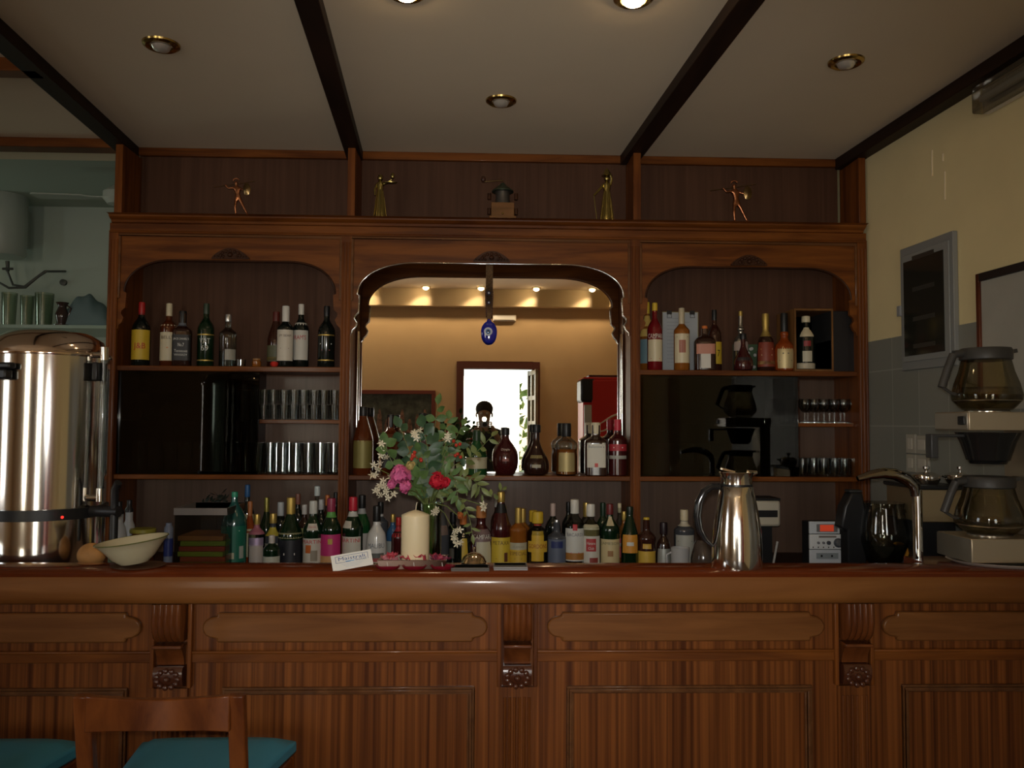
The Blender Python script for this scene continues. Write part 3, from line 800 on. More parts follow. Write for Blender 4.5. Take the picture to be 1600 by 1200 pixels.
def local(o_vs, o_fs, name, m, parent, smooth=True):
    b = MB(); b.add(o_vs, o_fs); return b.build(name, m, parent, world=False, fix=False, smooth=smooth)
def bottle(px, top, wpx, Y, z0, kind, glassk, cap, label, labels=(), texts=(), caps=None, fill=None, group=None, name='liquor_bottle', caph=None, turn=0.0, sq=None, neck=None):
    X = ax(px, Y, top); H = az(top, Y, px) - z0; R = wpx*Y/F/2
    P_, cf, cr, s_ = PROF[kind]
    if sq is not None: s_ = sq
    if caph: cf = caph
    t = thing(name, label, 'bottle', (X, Y, z0), -math.atan2(X, Y)*.6 + turn, group)
    sp = smooth_prof(P_)
    pr = [(r*R, z*H) for r, z in sp]
    seg = 28
    body = MB(); body.lathe(pr, (0, 0, 0), seg, s_)
    body.build('bottle_body', G[glassk], t, world=False)
    if fill:                                             # (material, level)
        fm_, lv = fill
        ip = [(max(.0005, r*R-.0022), max(z*H, .004)) for r, z in sp if z < lv]
        ip.append((max(.0005, prof_r(P_, lv)*R-.0022), lv*H))
        MB().lathe(ip, (0, 0, 0), seg, s_).build('liquid', fm_, t, world=False)
    crr = (caps or cr)*R
    cm_ = cm(*cap) if isinstance(cap[0], tuple) else cm(cap)
    c = MB().lathe([(crr*.97, cf*H), (crr, cf*H+.003), (crr, .965*H), (crr*.93, .995*H), (crr*.5, H), (.0001, H)], (0, 0, 0), 20)
    c.build('cap', cm_, t, world=False)
    if neck:
        v, f = patch(P_, R, H, 0, neck[0], neck[1], PI, .0006, 3, 20); local(v, f, 'neck_band', cm(neck[2]), t)
    for lb in labels:
        z_0, z_1, half, col = lb[:4]; metal = lb[4] if len(lb) > 4 else 0; off = lb[5] if len(lb) > 5 else .0007; a0 = lb[6] if len(lb) > 6 else 0
        v, f = patch(P_, R, H, s_, z_0, z_1, half, off, a0=a0)
        local(v, f, 'paper_label', cm(col, .5, metal), t)
    for tx in texts:
        s, zc, hh, half, col = tx[:5]; a0 = tx[5] if len(tx) > 5 else 0
        v, f = wrap_text(s, P_, R, H, s_, zc, hh, half, .0022, a0); local(v, f, 'lettering', cm(col), t, smooth=False)
    return t
LQ = lambda n, c, tr=.3: mat('liquid_'+n, c, .1, trans=tr)
AMB = LQ('amber', (.40, .12, .02)); PALE = LQ('pale', (.55, .45, .2), .6); CLR = glass('liquid_clear', (.82, .86, .84), .25)
U = zU; YU = 3.90
# ---- left bay, upper shelf
g = None
bottle(222, 472, 27, YU, U, 'std', 'black', (RED_, .4), 'dark bottle with red cap and plain bright yellow label, leftmost on the left upper shelf',
       [(.10,.56,1.25,YEL)], [('J&B',.30,.115,.62,(.5,.03,.02))], neck=(.80,.86,(.3,.02,.02)))
bottle(265, 474, 25, 3.95, U, 'shouldered', 'amber', (CREAMC,), 'amber whisky bottle with tall cream label, half behind the square black bottle',
       [(.10,.54,1.2,CREAMC), (.62,.66,PI,CREAMC)], [("BELL'S",.46,.05,.75,(.12,.08,.05)), ('-',.30,.06,.12,(.6,.25,.1))])
bottle(286, 486, 27, 3.87, U, 'square', 'dark', (BLACK,), 'square dark bottle with black label and white lettering, left upper shelf',
       [(.10,.56,.95,(.02,.02,.02)), (.72,.78,PI,(.1,.11,.13))], [('JACK DANIEL\'S',.48,.05,.70,WHITE), ('No.7',.38,.06,.3,WHITE), ('Tennessee',.27,.05,.6,WHITE), ('WHISKEY',.20,.04,.6,WHITE)])
bottle(323, 474, 25, YU, U, 'std', 'green', ((.03,.05,.03),), 'dark green bottle with white lettering printed straight on glass, left upper shelf',
       [(.49,.51,1.3,GOLD,.8),(.09,.11,1.3,GOLD,.8)], [('VAT',.40,.085,.62,WHITE), ('69',.29,.085,.42,WHITE)])
bottle(357, 491, 26, YU, U, 'shouldered', 'clear', (SILV, .2, .8), 'clear nearly empty bottle with silver cap, alone mid left upper shelf', [(.13,.33,.7,(.35,.33,.27),0,.0007,.5)], fill=(CLR, .3), caph=.86)
bottle(432, 487, 26, 3.98, U, 'conic', 'brown', ((.10,.015,.01),), 'brown bottle with oxblood capsule and green gold label, behind the white labelled pair',
       [(.12,.40,1.3,(.10,.10,.05)), (.14,.20,1.3,(.35,.25,.06))], caph=.66)
bottle(447, 478, 26, 3.87, U, 'shouldered', 'black', (WHITE,), 'bottle with white square label, red seal and tall white cap, left upper shelf',
       [(.10,.60,1.1,(.60,.54,.44))], [('JIM BEAM',.50,.05,.75,(.15,.1,.08)), ('-',.30,.03,.5,(.2,.1,.08))], caph=.74, caps=.44)
bottle(471, 475, 25, 3.92, U, 'std', 'black', (WHITE,), 'black bottle with white label and red lettering, right of the red seal bottle',
       [(.12,.58,1.1,(.55,.53,.47)), (.66,.70,PI,(.55,.53,.47))], [("RAM'S",.47,.07,.7,(.45,.04,.04))])
bottle(511, 478, 26, YU, U, 'std', 'black', (BLACK,), 'all black bottle with thin gold rings beside the left pilaster, left upper shelf',
       [(.51,.53,1.2,GOLD,.8),(.11,.13,1.2,GOLD,.8)], [('-',.38,.05,.7,WHITE), ('-',.28,.02,.5,RED_)])
# ---- right bay, upper shelf
bottle(1011, 472, 24, 4.0, U, 'std', 'gold', (YEL,), 'yellow capped bottle peeping out behind the red bottle by the right pilaster', [(.12,.46,1.3,(.15,.25,.28)), (.50,.8,1.3,(.6,.4,.1))])
bottle(1023, 473, 24, 3.88, U, 'std', 'red', (YEL,), 'red liqueur bottle with cream label, leftmost on the right upper shelf',
       [(.13,.45,1.1,CREAMC)], [('CAMPARI',.50,.07,1.0,WHITE), ('-',.17,.04,.6,RED_)], caph=.88)
bottle(1065, 481, 25, 3.88, U, 'shouldered', 'gold', ((.50,.42,.28),), 'golden rum bottle with cream label standing before the clipboard', [(.12,.58,1.1,CREAMC), (.28,.48,.42,(.35,.12,.08))], [('-',.53,.04,.7,(.2,.1,.05))], caph=.72)
bottle(1101, 509, 33, 3.87, U, 'stubby', 'dark', ((.60,.16,.03),), 'short square dark bottle with orange cap and white label, right upper shelf', [(.05,.48,.42,(.6,.57,.5)), (.36,.58,.75,(.48,.20,.13), 0, .0016)])
bottle(1116, 484, 22, 3.98, U, 'std', 'brown', (BLACK,), 'dark necked bottle with yellow label behind the short square bottle', [(.13,.48,1.3,YEL)], [('7',.3,.1,.2,BLACK,.5)])
bottle(1157, 486, 23, 3.97, U, 'urnneck', 'silver', (GOLD, .3, .8), 'ornate silvery bottle with gold stopper behind the small red decanter', [(.35,.50,1.2,(.45,.35,.3))], caph=.86)
bottle(1161, 521, 30, 3.87, U, 'tear', 'maroon', (BLACK,), 'small drop shaped dark decanter with ruby bottom, in front of flowered card', [(.26,.36,.8,(.03,.02,.02))])
bottle(1196, 490, 28, 3.90, U, 'bell', 'dark', (GOLD, .3, .8), 'dark bottle with long gold neck and red gold label, right upper shelf', [(.08,.50,1.2,(.22,.04,.02)), (.12,.18,1.2,(.5,.3,.1)), (.60,.80,PI,GOLD,.7)], [('-',.38,.05,.7,(.55,.35,.1)), ('-',.28,.05,.6,(.6,.45,.2))], caph=.78)
bottle(1225, 489, 32, 3.88, U, 'globe', 'orange', (BLACK,), 'round glowing orange brandy bottle with gold label and black stopper, beside wooden box', [(.05,.40,.85,(.60,.48,.25),.5)], [('-',.3,.06,.3,BLACK), ('-',.18,.04,.6,BLACK)], caph=.60, caps=.36)
bottle(1259, 494, 27, 3.88, U+.0135, 'std', 'black', (CREAMC,), 'black bottle with round cream seal standing in the open wooden box', [(.60,.78,.9,CREAMC), (.13,.33,.55,(.5,.46,.34)), (.42,.52,.4,(.25,.02,.02))], caph=.88, caps=.50)
# ---- mirror shelf
L_ = zL; YL = 3.865
bottle(568, 635, 31, YL, L_, 'conic', 'amber', (BLACK,), 'tall amber brandy bottle with olive gold label, leftmost on the mirror shelf', [(.10,.50,1.1,(.20,.17,.05),.3)])
bottle(611, 647, 29, YL, L_, 'square', 'amber', (BLACK,), 'square amber whisky bottle on mirror shelf, above the pink flower', [(.12,.42,.9,(.02,.02,.02))], turn=.15)
bottle(660, 645, 27, YL, L_, 'square', 'amber', (BLACK,), 'square amber bottle mostly hidden by the bouquet, on mirror shelf', [(.12,.42,.9,(.02,.02,.02))])
bottle(701, 673, 24, YL, L_, 'shouldered', 'brown', ((.25,.02,.03),), 'small brown bottle with dark red cap behind the bouquet', [(.12,.50,.9,(.5,.48,.42))])
bottle(745, 672, 33, YL, L_, 'champ', 'bgreen', ((.02,.05,.02),), 'green herbal liqueur bottle with wide cream label on the mirror shelf', [(.15,.40,1.25,(.50,.46,.30))], [('-',.33,.05,.8,(.3,.1,.05))])
bottle(790, 668, 40, YL, L_, 'oval', 'maroon', (BLACK,), 'oval dark red bottle standing before the bright door reflection', [(.30,.46,.25,(.28,.10,.08))], [('Dimple',.54,.06,.38,(.7,.62,.5))], caph=.84)
bottle(838, 663, 40, YL, L_, 'tear', 'dark', (BLACK,), 'drop shaped dark bottle with two small pale labels, mirror shelf', [(.16,.22,.35,(.45,.42,.3)), (.34,.40,.6,(.25,.2,.08))])
bottle(885, 661, 34, YL, L_, 'octo', 'clear', (BLACK,), 'clear faceted bottle of amber spirit with pale gold label', [(.08,.44,.8,(.45,.36,.16),.4)], fill=(AMB, .50), caph=.74)
bottle(931, 660, 35, YL, L_, 'square', 'dark', (CREAMC,), 'square dark bottle with large white label and red seal, mirror shelf', [(.16,.62,.72,(.60,.57,.48)), (.17,.24,.14,(.5,.05,.04),0,.0012)], [('Ballantine\'s',.55,.05,.6,(.2,.2,.2))], sq=5)
bottle(965, 655, 29, YL, L_, 'shouldered', 'maroon', ((.50,.03,.05),), 'dark bottle with bright red cap and red band, rightmost on mirror shelf', [(.44,.56,1.2,(.40,.03,.04)), (.30,.36,1.1,(.35,.35,.3))], [('-',.5,.06,.5,WHITE)])
# ---- back counter, left group (front row 3.70, middle 3.80, rear 3.92)
B = zB; A_, M_, R_ = 3.68, 3.79, 3.92
bottle(367, 768, 38, 3.64, B, 'soda', 'teal', ((.03,.28,.16),), 'large sea green bottle with dark green label, leftmost of the counter bottles', [(.10,.56,1.3,(.01,.13,.08)), (.14,.22,.5,(.45,.42,.28),0,.0012,-.35), (.14,.30,.2,(.35,.38,.33),0,.0012,.75), (.24,.42,.2,(.35,.06,.04),0,.0013,-.4)], [('-',.50,.035,.55,(.5,.55,.45))], caph=.93)
bottle(387, 757, 22, R_, B, 'std', 'black', ((.03,.12,.30),), 'dark bottle with blue cap rising behind the sea green bottle', [(.3,.6,1.2,(.4,.36,.2))])
bottle(391, 783, 20, M_, B, 'champ', 'orange', ((.45,.16,.05),), 'bottle with flame orange neck right behind the sea green bottle', [(.1,.55,1.2,(.45,.42,.26))])
bottle(402, 803, 25, A_, B, 'shouldered', 'clear', (GOLD, .3, .6), 'short clear bottle with pink neck and sparkling silver label', [(.08,.42,.9,(.45,.40,.36)), (.40,.56,1.0,(.45,.35,.5),.6), (.62,.80,1.2,(.35,.12,.16))], fill=(CLR, .5))
bottle(417, 777, 22, R_, B, 'champ', 'green', ((.30,.26,.06), .35, .6), 'green bottle with olive foil neck behind the gold capped one', [], caph=.60)
bottle(427, 802, 28, M_, B, 'bell', 'grey', (GOLD, .35, .5), 'grey glass bottle with broad gold cap and yellow neck label', [(.55,.72,1.2,(.5,.40,.05)), (.1,.4,1.2,(.3,.3,.22))])
bottle(425, 836, 26, 3.58, B, 'std', 'green', ((.50,.45,.40),), 'small dark wine bottle with white lower label in the front row', [(.04,.42,1.25,(.45,.46,.38))], caph=.72)
bottle(439, 784, 24, R_, B, 'std', 'black', ((.45,.48,.50),), 'dark bottle with pale blue grey capsule behind the champagne bottle', [], caph=.72, caps=.42)
bottle(455, 777, 37, A_, B, 'champ', 'green', (GOLD, .3, .7), 'sparkling wine bottle with gold foil and wide black lower label', [(.02,.40,1.3,(.015,.015,.02)), (.42,.50,1.3,(.22,.2,.1))], [('-',.20,.10,.45,WHITE)], caph=.72)
bottle(466, 771, 22, R_, B, 'std', 'black', ((.22,.08,.05),), 'tall black bottle with brown stopper behind the gold foil bottle', [])
bottle(476, 788, 22, M_, B, 'std', 'dark', ((.55,.53,.5),), 'dark bottle with short white cap between gold foil bottle and vermouth', [(.3,.6,1.2,(.25,.25,.08))])
bottle(496, 759, 20, R_, B, 'std', 'clear', ((.55,.6,.58),), 'clear bottle with tall frosted pourer behind the first vermouth', [], fill=(CLR, .5), caph=.86, caps=.45)
bottle(502, 780, 22, 3.86, B, 'std', 'black', ((.45,.45,.45),), 'black bottle with grey cap just right of the frosted pourer', [])
bottle(490, 782, 30, A_, B, 'martini', 'green', ((.55,.55,.5),), 'green vermouth bottle with white red label left of the magenta one', [(.02,.44,1.25,(.55,.52,.45)), (.56,.66,.6,(.55,.5,.42)), (.22,.34,.3,(.5,.12,.02),0,.0012,-.4), (.10,.26,.35,(.28,.24,.18),0,.0013,.2)], [('MARTINI',.39,.055,1.1,(.5,.03,.04)), ('MARTINI',.61,.02,.4,(.5,.03,.04))])
bottle(512, 773, 20, R_, B, 'std', 'brown', ((.50,.14,.03),), 'bottle with orange cap behind the magenta labelled bottle', [])
bottle(518, 778, 31, A_, B, 'martini', 'green', ((.28,.03,.07),), 'green necked bottle with large magenta label and orange fruit', [(.02,.48,1.25,(.50,.03,.16)), (.02,.17,1.25,(.55,.30,.12),0,.0012), (.34,.42,.22,(.45,.3,.05),0,.0013), (.72,.84,PI,(.10,.30,.06))], [('-',.27,.04,.9,(.25,.02,.12))])
bottle(525, 769, 20, 3.98, B, 'std', 'black', (BLACK,), 'black capped bottle against the left pilaster, rear row', [])
bottle(552, 776, 31, A_, B, 'martini', 'green', ((.50,.02,.04),), 'green vermouth bottle with red cap right of the left pilaster', [(.02,.44,1.25,(.55,.52,.45)), (.56,.66,.6,(.55,.5,.42),0,.0007,-.4), (.72,.79,PI,(.5,.5,.47))], [('MARTINI',.39,.055,1.1,(.5,.03,.04))], turn=-.3)
bottle(566, 773, 26, M_, B, 'martini', 'bgreen', (BLACK,), 'green bottle with black cap and grey neck band behind the red capped vermouth', [(.72,.82,PI,(.35,.36,.36)), (.02,.44,1.2,(.45,.42,.38))])
bottle(589, 790, 33, A_, B, 'bell', 'white', (BLACK,), 'opaque white coconut rum bottle with black cap', [(.10,.16,.7,(.3,.05,.04)), (.16,.24,.8,(.10,.11,.10))], [('MALIBU',.36,.075,.85,(.10,.13,.16))], caph=.74, caps=.36)
bottle(595, 784, 24, R_, B, 'shouldered', 'grey', (BLACK,), 'grey glass bottle with black cap right behind the white bottle', [(.74,.78,PI,(.5,.5,.5))])
bottle(614, 803, 20, M_, B, 'std', 'blue', (GOLD, .3, .6), 'blue glass bottle with gold cap left of the candle', [(.1,.45,1.2,(.35,.38,.35))])
bottle(623, 808, 22, A_, B, 'std', 'maroon', (RED_,), 'dark bottle with two red neck bands beside the candle', [(.60,.68,PI,(.40,.02,.03)), (.72,.82,PI,(.35,.02,.03))])
# behind the candle and vase
bottle(688, 780, 30, A_, B, 'conic', 'grey', ((.10,.10,.12),), 'tall smoky bottle standing right behind the candle', [(.48,.62,1.0,(.16,.11,.09))])
bottle(708, 800, 26, M_, B, 'shouldered', 'black', (BLACK,), 'black bottle under the drooping leaves, right of the candle', [(.10,.30,1.0,(.06,.05,.03))])
bottle(724, 803, 28, A_, B, 'bell', 'black', ((.50,.16,.04),), 'black bottle with orange seal right behind the brass desk bell', [(.10,.55,.35,(.5,.34,.03),0,.0007,.2)])
# right group
bottle(752, 790, 40, 3.70, B, 'bell', 'maroon', ((.5,.2,.06),), 'broad dark red bitter bottle with white lettering, behind the desk bell', [(.06,.42,.62,(.50,.47,.33),0,.0012,.25), (.42,.62,1.1,(.18,.12,.12))], [('CAMPARI',.50,.075,.85,WHITE,.1)])
bottle(776, 776, 18, R_, B, 'std', 'brown', ((.45,.45,.42),), 'bottle with white cap peeping left behind the gold stoppered brandy', [])
bottle(783, 768, 30, A_, B, 'conic', 'maroon', (GOLD, .3, .6), 'brandy bottle with tall gold stopper and yellow label with medals', [(.02,.40,1.25,(.60,.44,.04)), (.08,.20,.2,(.12,.04,.02),0,.0012,.55)], [('METAXA',.33,.05,.9,(.1,.05,.02)), ('-',.12,.03,.5,(.15,.07,.02))], neck=(.72,.84,BLACK))
bottle(787, 790, 24, R_, B, 'std', 'gold', (GOLD, .4, .5), 'golden bottle half hidden behind the gold stoppered brandy', [])
bottle(810, 793, 28, A_, B, 'shouldered', 'gold', (GOLD, .3, .7), 'golden tequila bottle with yellow label, first of two with gold caps', [(.02,.30,1.2,(.58,.38,.04)), (.30,.42,1.2,(.45,.42,.30))], [('ESPECIAL',.24,.06,1.0,(.2,.1,.03)), ('CUERVO',.35,.035,.6,(.2,.18,.12)), ('-',.15,.035,.4,(.25,.12,.03))], caph=.70)
bottle(817, 794, 24, M_, B, 'shouldered', 'gold', (GOLD, .3, .7), 'second gold capped tequila bottle, just behind the first', [], caph=.70)
bottle(833, 797, 24, M_, B, 'shouldered', 'clear', (YEL,), 'gin bottle with yellow cap behind its twin', [], fill=(CLR, .6), caph=.78, caps=.52)
bottle(840, 799, 32, A_, B, 'shouldered', 'clear', (YEL,), 'clear gin bottle with yellow label and yellow cap', [(.12,.66,.62,(.60,.38,.03)), (.28,.48,1.1,(.62,.40,.04),0,.0012), (.745,.775,PI,(.4,.05,.02))], [('GORDONS',.39,.075,.95,(.28,.04,.02))], caph=.79, caps=.56, fill=(CLR, .6))
bottle(864, 786, 24, M_, B, 'std', 'black', ((.50,.38,.33),), 'dark bottle with pinkish capsule behind the smoky vodka', [], caph=.78)
bottle(870, 812, 31, A_, B, 'shouldered', 'grey', (SILV, .25, .8), 'smoky grey vodka bottle with blue label and small silver cap', [(.10,.60,1.0,(.10,.12,.17)), (.42,.56,.6,(.02,.03,.12),0,.0012)], caph=.88, caps=.25)
bottle(888, 784, 20, R_, B, 'std', 'black', (BLACK,), 'black capped bottle left behind the white rum with red roundel', [])
bottle(898, 780, 32, A_, B, 'std', 'clear', (WHITE,), 'clear rum bottle with white label, red roundel and fruit strip', [(.10,.58,1.1,(.58,.58,.53)), (.12,.22,1.1,(.35,.15,.03),0,.0012), (.55,.64,.22,(.45,.02,.03),0,.0013), (.02,.07,1.2,(.45,.5,.45))], [('BACARDI',.49,.05,.8,(.18,.18,.2)), ('-',.22,.05,.4,(.5,.03,.08))], fill=(CLR, .64), caph=.79, caps=.42)
bottle(916, 785, 22, R_, B, 'std', 'clear', (GOLD, .35, .6), 'clear bottle with gold capsule between the two white rums', [], caph=.74, caps=.45)
bottle(923, 787, 30, A_, B, 'shouldered', 'clear', (WHITE,), 'clear pale rum bottle with red disc on white label', [(.04,.50,1.1,(.55,.53,.46)), (.26,.46,.52,(.40,.04,.04),0,.0012), (.06,.16,.45,(.25,.04,.03),0,.0013,.3), (.60,.68,1.0,(.45,.42,.28))], [('Havana',.39,.045,.42,WHITE), ('Club',.31,.04,.3,WHITE)], fill=(PALE, .60), caph=.80, caps=.46)
bottle(942, 785, 24, M_, B, 'std', 'green', ((.01,.03,.015),), 'dark green bottle with black capsule behind the cream labelled whiskey', [], caph=.78)
bottle(953, 787, 30, A_, B, 'std', 'green', ((.14,.02,.02),), 'green whiskey bottle with cream label and dark red cap', [(.02,.45,1.25,(.55,.45,.24)), (.66,.80,.5,(.50,.42,.25)), (.18,.27,.28,(.30,.15,.05),0,.0012)], [('JAMESON',.38,.055,1.0,(.12,.12,.06))])
bottle(968, 786, 20, M_, B, 'urnneck', 'clear', (CREAMC,), 'slim clear bottle with red band between the two green bottles', [(.1,.42,1.2,(.35,.04,.04)), (.28,.34,1.2,(.5,.5,.45))], fill=(AMB, .5))
bottle(984, 791, 27, A_, B, 'conic', 'green', ((.01,.02,.01),), 'dark green bottle with orange yellow shield label and white ship', [(.24,.54,1.0,(.58,.26,.03)), (.36,.42,.4,(.6,.6,.55),0,.0012)], [('-',.50,.03,.6,(.5,.12,.02)), ('-',.29,.03,.6,(.5,.12,.02))])
bottle(975, 799, 20, M_, B, 'std', 'gold', (GOLD, .3, .6), 'bottle with small gold cap left behind the orange shield label', [])
bottle(1010, 808, 28, A_, B, 'octo', 'brown', (YEL,), 'brown bottle with yellow cap and yellow lower label, right of the right pilaster', [(.02,.33,1.25,(.58,.38,.05)), (.38,.48,.5,(.55,.34,.05))], [('-',.14,.08,.9,(.5,.12,.04))], caph=.82, caps=.34)
bottle(1037, 816, 24, A_, B, 'bell', 'dark', ((.02,.01,.012),), 'short dark bottle with silver label between yellow labelled and white labelled ones', [(.08,.42,1.0,(.35,.36,.33),.5)], caph=.74, caps=.5)
bottle(1069, 796, 32, 3.74, B, 'shouldered', 'grey', (CREAMC,), 'dark clear bottle with cream capsule and white label, behind a mug', [(.04,.55,1.0,(.42,.42,.37))], [('-',.44,.05,.7,BLACK)], caph=.80, caps=.40, neck=(.70,.79,(.55,.5,.38)))
# ================================================================ glasses
TG = glass('tumbler_glass', (.94, .96, .95), .30, .05, .35)
def glass_mesh(kind, h, r):
    b = MB()
    if kind == 'tumbler': pr = [(.0001, .006), (r*.80, .006), (r*.84, .02), (r*.97, h), (r, h), (r*.99, h-.002), (r*.88, .012), (r*.84, 0), (.0001, 0)]
    elif kind == 'stem': pr = [(.0001, h*.5), (r*.55, h*.52), (r*.92, h*.68), (r, h*.82), (r*.88, h), (r*.90, h), (r*1.03, h*.82), (r*.95, h*.66), (r*.5, h*.48), (.005, h*.44), (.004, h*.08), (r*.8, .004), (r*.8, 0), (.0001, 0)]
    elif kind == 'cup': pr = [(.0001, .008), (r*.7, .010), (r*.95, h*.4), (r*.92, h), (r*.96, h), (r, h*.4), (r*.75, 0), (.0001, 0)]
    b.lathe(pr, (0, 0, 0), 16)
    return b
def row(kind, name, h, r, places, label, group, cat='glass'):
    first = None
    for (x, y, z) in places:
        if first is None:
            first = glass_mesh(kind, h, r).build(name, TG, None, sharp=50); o = first
        else:
            o = first.copy(); COL.objects.link(o)
        o.location = (x, y, z); o.rotation_euler = (0, 0, random.uniform(0, 3)); tag(o, label, cat, group)
random.seed(11)
def line(px0, px1, n, Y, z, jit=.004): return [(ax(px0, Y)+(ax(px1, Y)-ax(px0, Y))*i/max(1, n-1)+random.uniform(-jit, jit)*.5, Y+random.uniform(-jit, jit), z) for i in range(n)]
row('tumbler', 'shot_glass', .070, .0225, line(412, 523, 8, 3.90, zM)+line(409, 520, 8, 3.96, zM), 'small tumbler in lower layer of the double stack, left bay half shelf', 'lower tumblers on the left half shelf')
row('tumbler', 'shot_glass', .070, .0225, line(412, 523, 8, 3.90, zM+.0705)+line(409, 520, 8, 3.96, zM+.0705), 'small tumbler of the upper layer, top of the stack on left half shelf', 'upper tumblers on the left half shelf')
row('tumbler', 'highball_glass', .145, .0285, line(404, 521, 7, 3.88, zL)+line(412, 514, 6, 3.955, zL), 'tall clear highball glass standing right of the smoked glass, left bay lower shelf', 'open highball glasses in the left bay')
row('tumbler', 'highball_glass', .145, .0285, line(195, 385, 9, 3.90, zL), 'tall glass seen dimly behind the left smoked glass', 'highball glasses behind the left smoked glass')
row('stem', 'stemmed_glass', .125, .030, line(200, 270, 4, 3.93, zM-.002), 'stemmed glass glinting high behind the left smoked glass', 'stemmed glasses behind the left smoked glass')
row('tumbler', 'shot_glass', .070, .0225, line(362, 390, 3, 3.91, zM)+line(362, 390, 3, 3.91, zM+.0705), 'small tumbler just behind the smoked glass edge, left bay', 'tumblers behind the left smoked glass edge')
row('stem', 'brandy_glass', .115, .030, line(1258, 1334, 6, 3.90, zM)+line(1262, 1330, 5, 3.97, zM), 'small stemmed brandy glass on the right bay half shelf', 'brandy glasses on the right half shelf')
row('stem', 'brandy_glass', .115, .030, line(1203, 1233, 3, 3.92, zM), 'stemmed glass behind the smoked glass left of the right half shelf', 'brandy glasses behind the right smoked glass')
row('cup', 'punch_cup', .085, .030, line(1222, 1335, 8, 3.88, zL)+line(1228, 1330, 7, 3.95, zL), 'round clear punch cup at the right end of the right bay lower shelf', 'punch cups on the lower shelf')
row('tumbler', 'highball_glass', .150, .031, line(1012, 1082, 5, 3.89, zL)+line(1016, 1075, 4, 3.96, zL), 'large tumbler behind smoked glass next to the right pilaster', 'tumblers behind the right smoked glass')
row('stem', 'wine_glass', .150, .032, line(1100, 1190, 5, 3.92, zL), 'wine glass dimly visible behind the middle of the right smoked glass', 'wine glasses behind the right smoked glass')
# glass shelf carrying the half-hidden glasses inside the smoked cupboards
GS = glass('clear_shelf_glass', (.75, .82, .78), .5, .02, .3)
for a, c in ((PX[0][1]+.003, ax(391, 3.95)), (ax(1021, 3.9), ax(1240, 3.95))):
    MB().box(a, c, 3.865, YB-.02, zM-.008, zM-.002).build('inner_glass_shelf', GS, cab)
# ================================================================ things on the upper right shelf
def framed(x0, x1, z0, z1, y, lean, name, label, cat): pass
X0, X1 = ax(1036, 4.02), ax(1091, 4.02); Z0, Z1 = U, az(487, 4.02, 1060)
t = thing('clipboard', 'white papers held by a black clip, leaning on the panel of the right upper shelf', 'clipboard', ((X0+X1)/2, 4.02, U))
MB().box(X0-.001, X1+.004, 4.025, 4.029, Z0, Z1).build('board', cm((.30, .25, .10)), t)
MB().box(X0, X1, 4.021, 4.0245, Z0+.001, Z1-.004).build('paper_sheet', mat('pale_paper', (.38, .40, .42), .7), t)
for k in range(13):
    z = Z1-.035-k*.018; w_ = (X1-X0)*(.75 if k % 3 else .5)
    MB().box(X0+.02, X0+.02+w_*.85, 4.0203, 4.0209, z, z+.0022).build('typed_line', cm((.26, .28, .30)), t)
for px in (1046, 1082):
    x = ax(px, 4.02); MB().box(x-.012, x+.012, 4.012, 4.022, Z1-.014, Z1+.004).tube([(x-.007, 4.015, Z1-.012), (x-.012, 4.013, Z1-.03), (x+.012, 4.013, Z1-.03), (x+.007, 4.015, Z1-.012)], .0014, 6).build('bulldog_clip', BLACKP, t)
X0, X1 = ax(1146, 4.03), ax(1186, 4.03); Z1 = az(538, 4.03, 1160)
t = thing('flower_card', 'green card printed with white flowers behind the small decanter', 'card', ((X0+X1)/2, 4.03, U))
MB().box(X0, X1, 4.03, 4.034, U, Z1).build('card', cm((.06, .10, .05)), t)
random.seed(5)
fm = MB()
for k in range(9):
    fm.ball((random.uniform(X0+.012, X1-.012), 4.029, random.uniform(U+.02, Z1-.015)), .008, 8, 5, sy=.15)
fm.build('printed_flowers', cm((.5, .47, .45)), t)
# open wooden box
x0, x1, y0, y1 = ax(1243, 3.83), ax(1304, 3.83), 3.83, 4.07; z0, z1 = U, az(482, 3.83, 1270)
t = thing('wooden_box', 'tall open wooden presentation box lined in black, right end of upper shelf', 'box', ((x0+x1)/2, 3.95, U))
BX = wood('box_pine', (.16, .07, .02), (.30, .14, .045), (14, 14, 3), .5, .1)
b = MB().box(x0, x0+.008, y0, y1, z0, z1).box(x1-.008, x1, y0, y1, z0, z1).box(x0+.008, x1-.008, y0, y1, z1-.010, z1).box(x0+.008, x1-.008, y0, y1, z0, z0+.010)
b.build('box_frame', BX, t, bevel=.001)
BV = mat('black_lining', (.006, .006, .006), .9)
MB().box(x0+.008, x1-.008, y1-.006, y1, z0+.010, z1-.010).box(x0+.008, x0+.010, y0+.006, y1-.006, z0+.010, z1-.010).box(x1-.010, x1-.008, y0+.006, y1-.006, z0+.010, z1-.010).box(x0+.010, x1-.010, y0+.006, y1-.006, z0+.010, z0+.012).build('lining', BV, t)
xb = ax(1259, 3.88)
MB().lathe([(.043, 0), (.045, .003), (.045, .026), (.042, .028)], (xb, 3.878, U+.0125), 28).build('stand_ring', mat('cream_block', (.48, .42, .30), .5), t)
# dark carton right of the box
xa, xc = x1+.004, ax(1331, 3.9)+.01
t = tag(MB().box(xa, xc, 3.85, 4.06, U, az(486, 3.85, 1320)).build('gift_carton', mat('black_carton', (.012, .009, .009), .5), None, bevel=.002), 'plain black carton standing at the right end beside the wooden box', 'box')
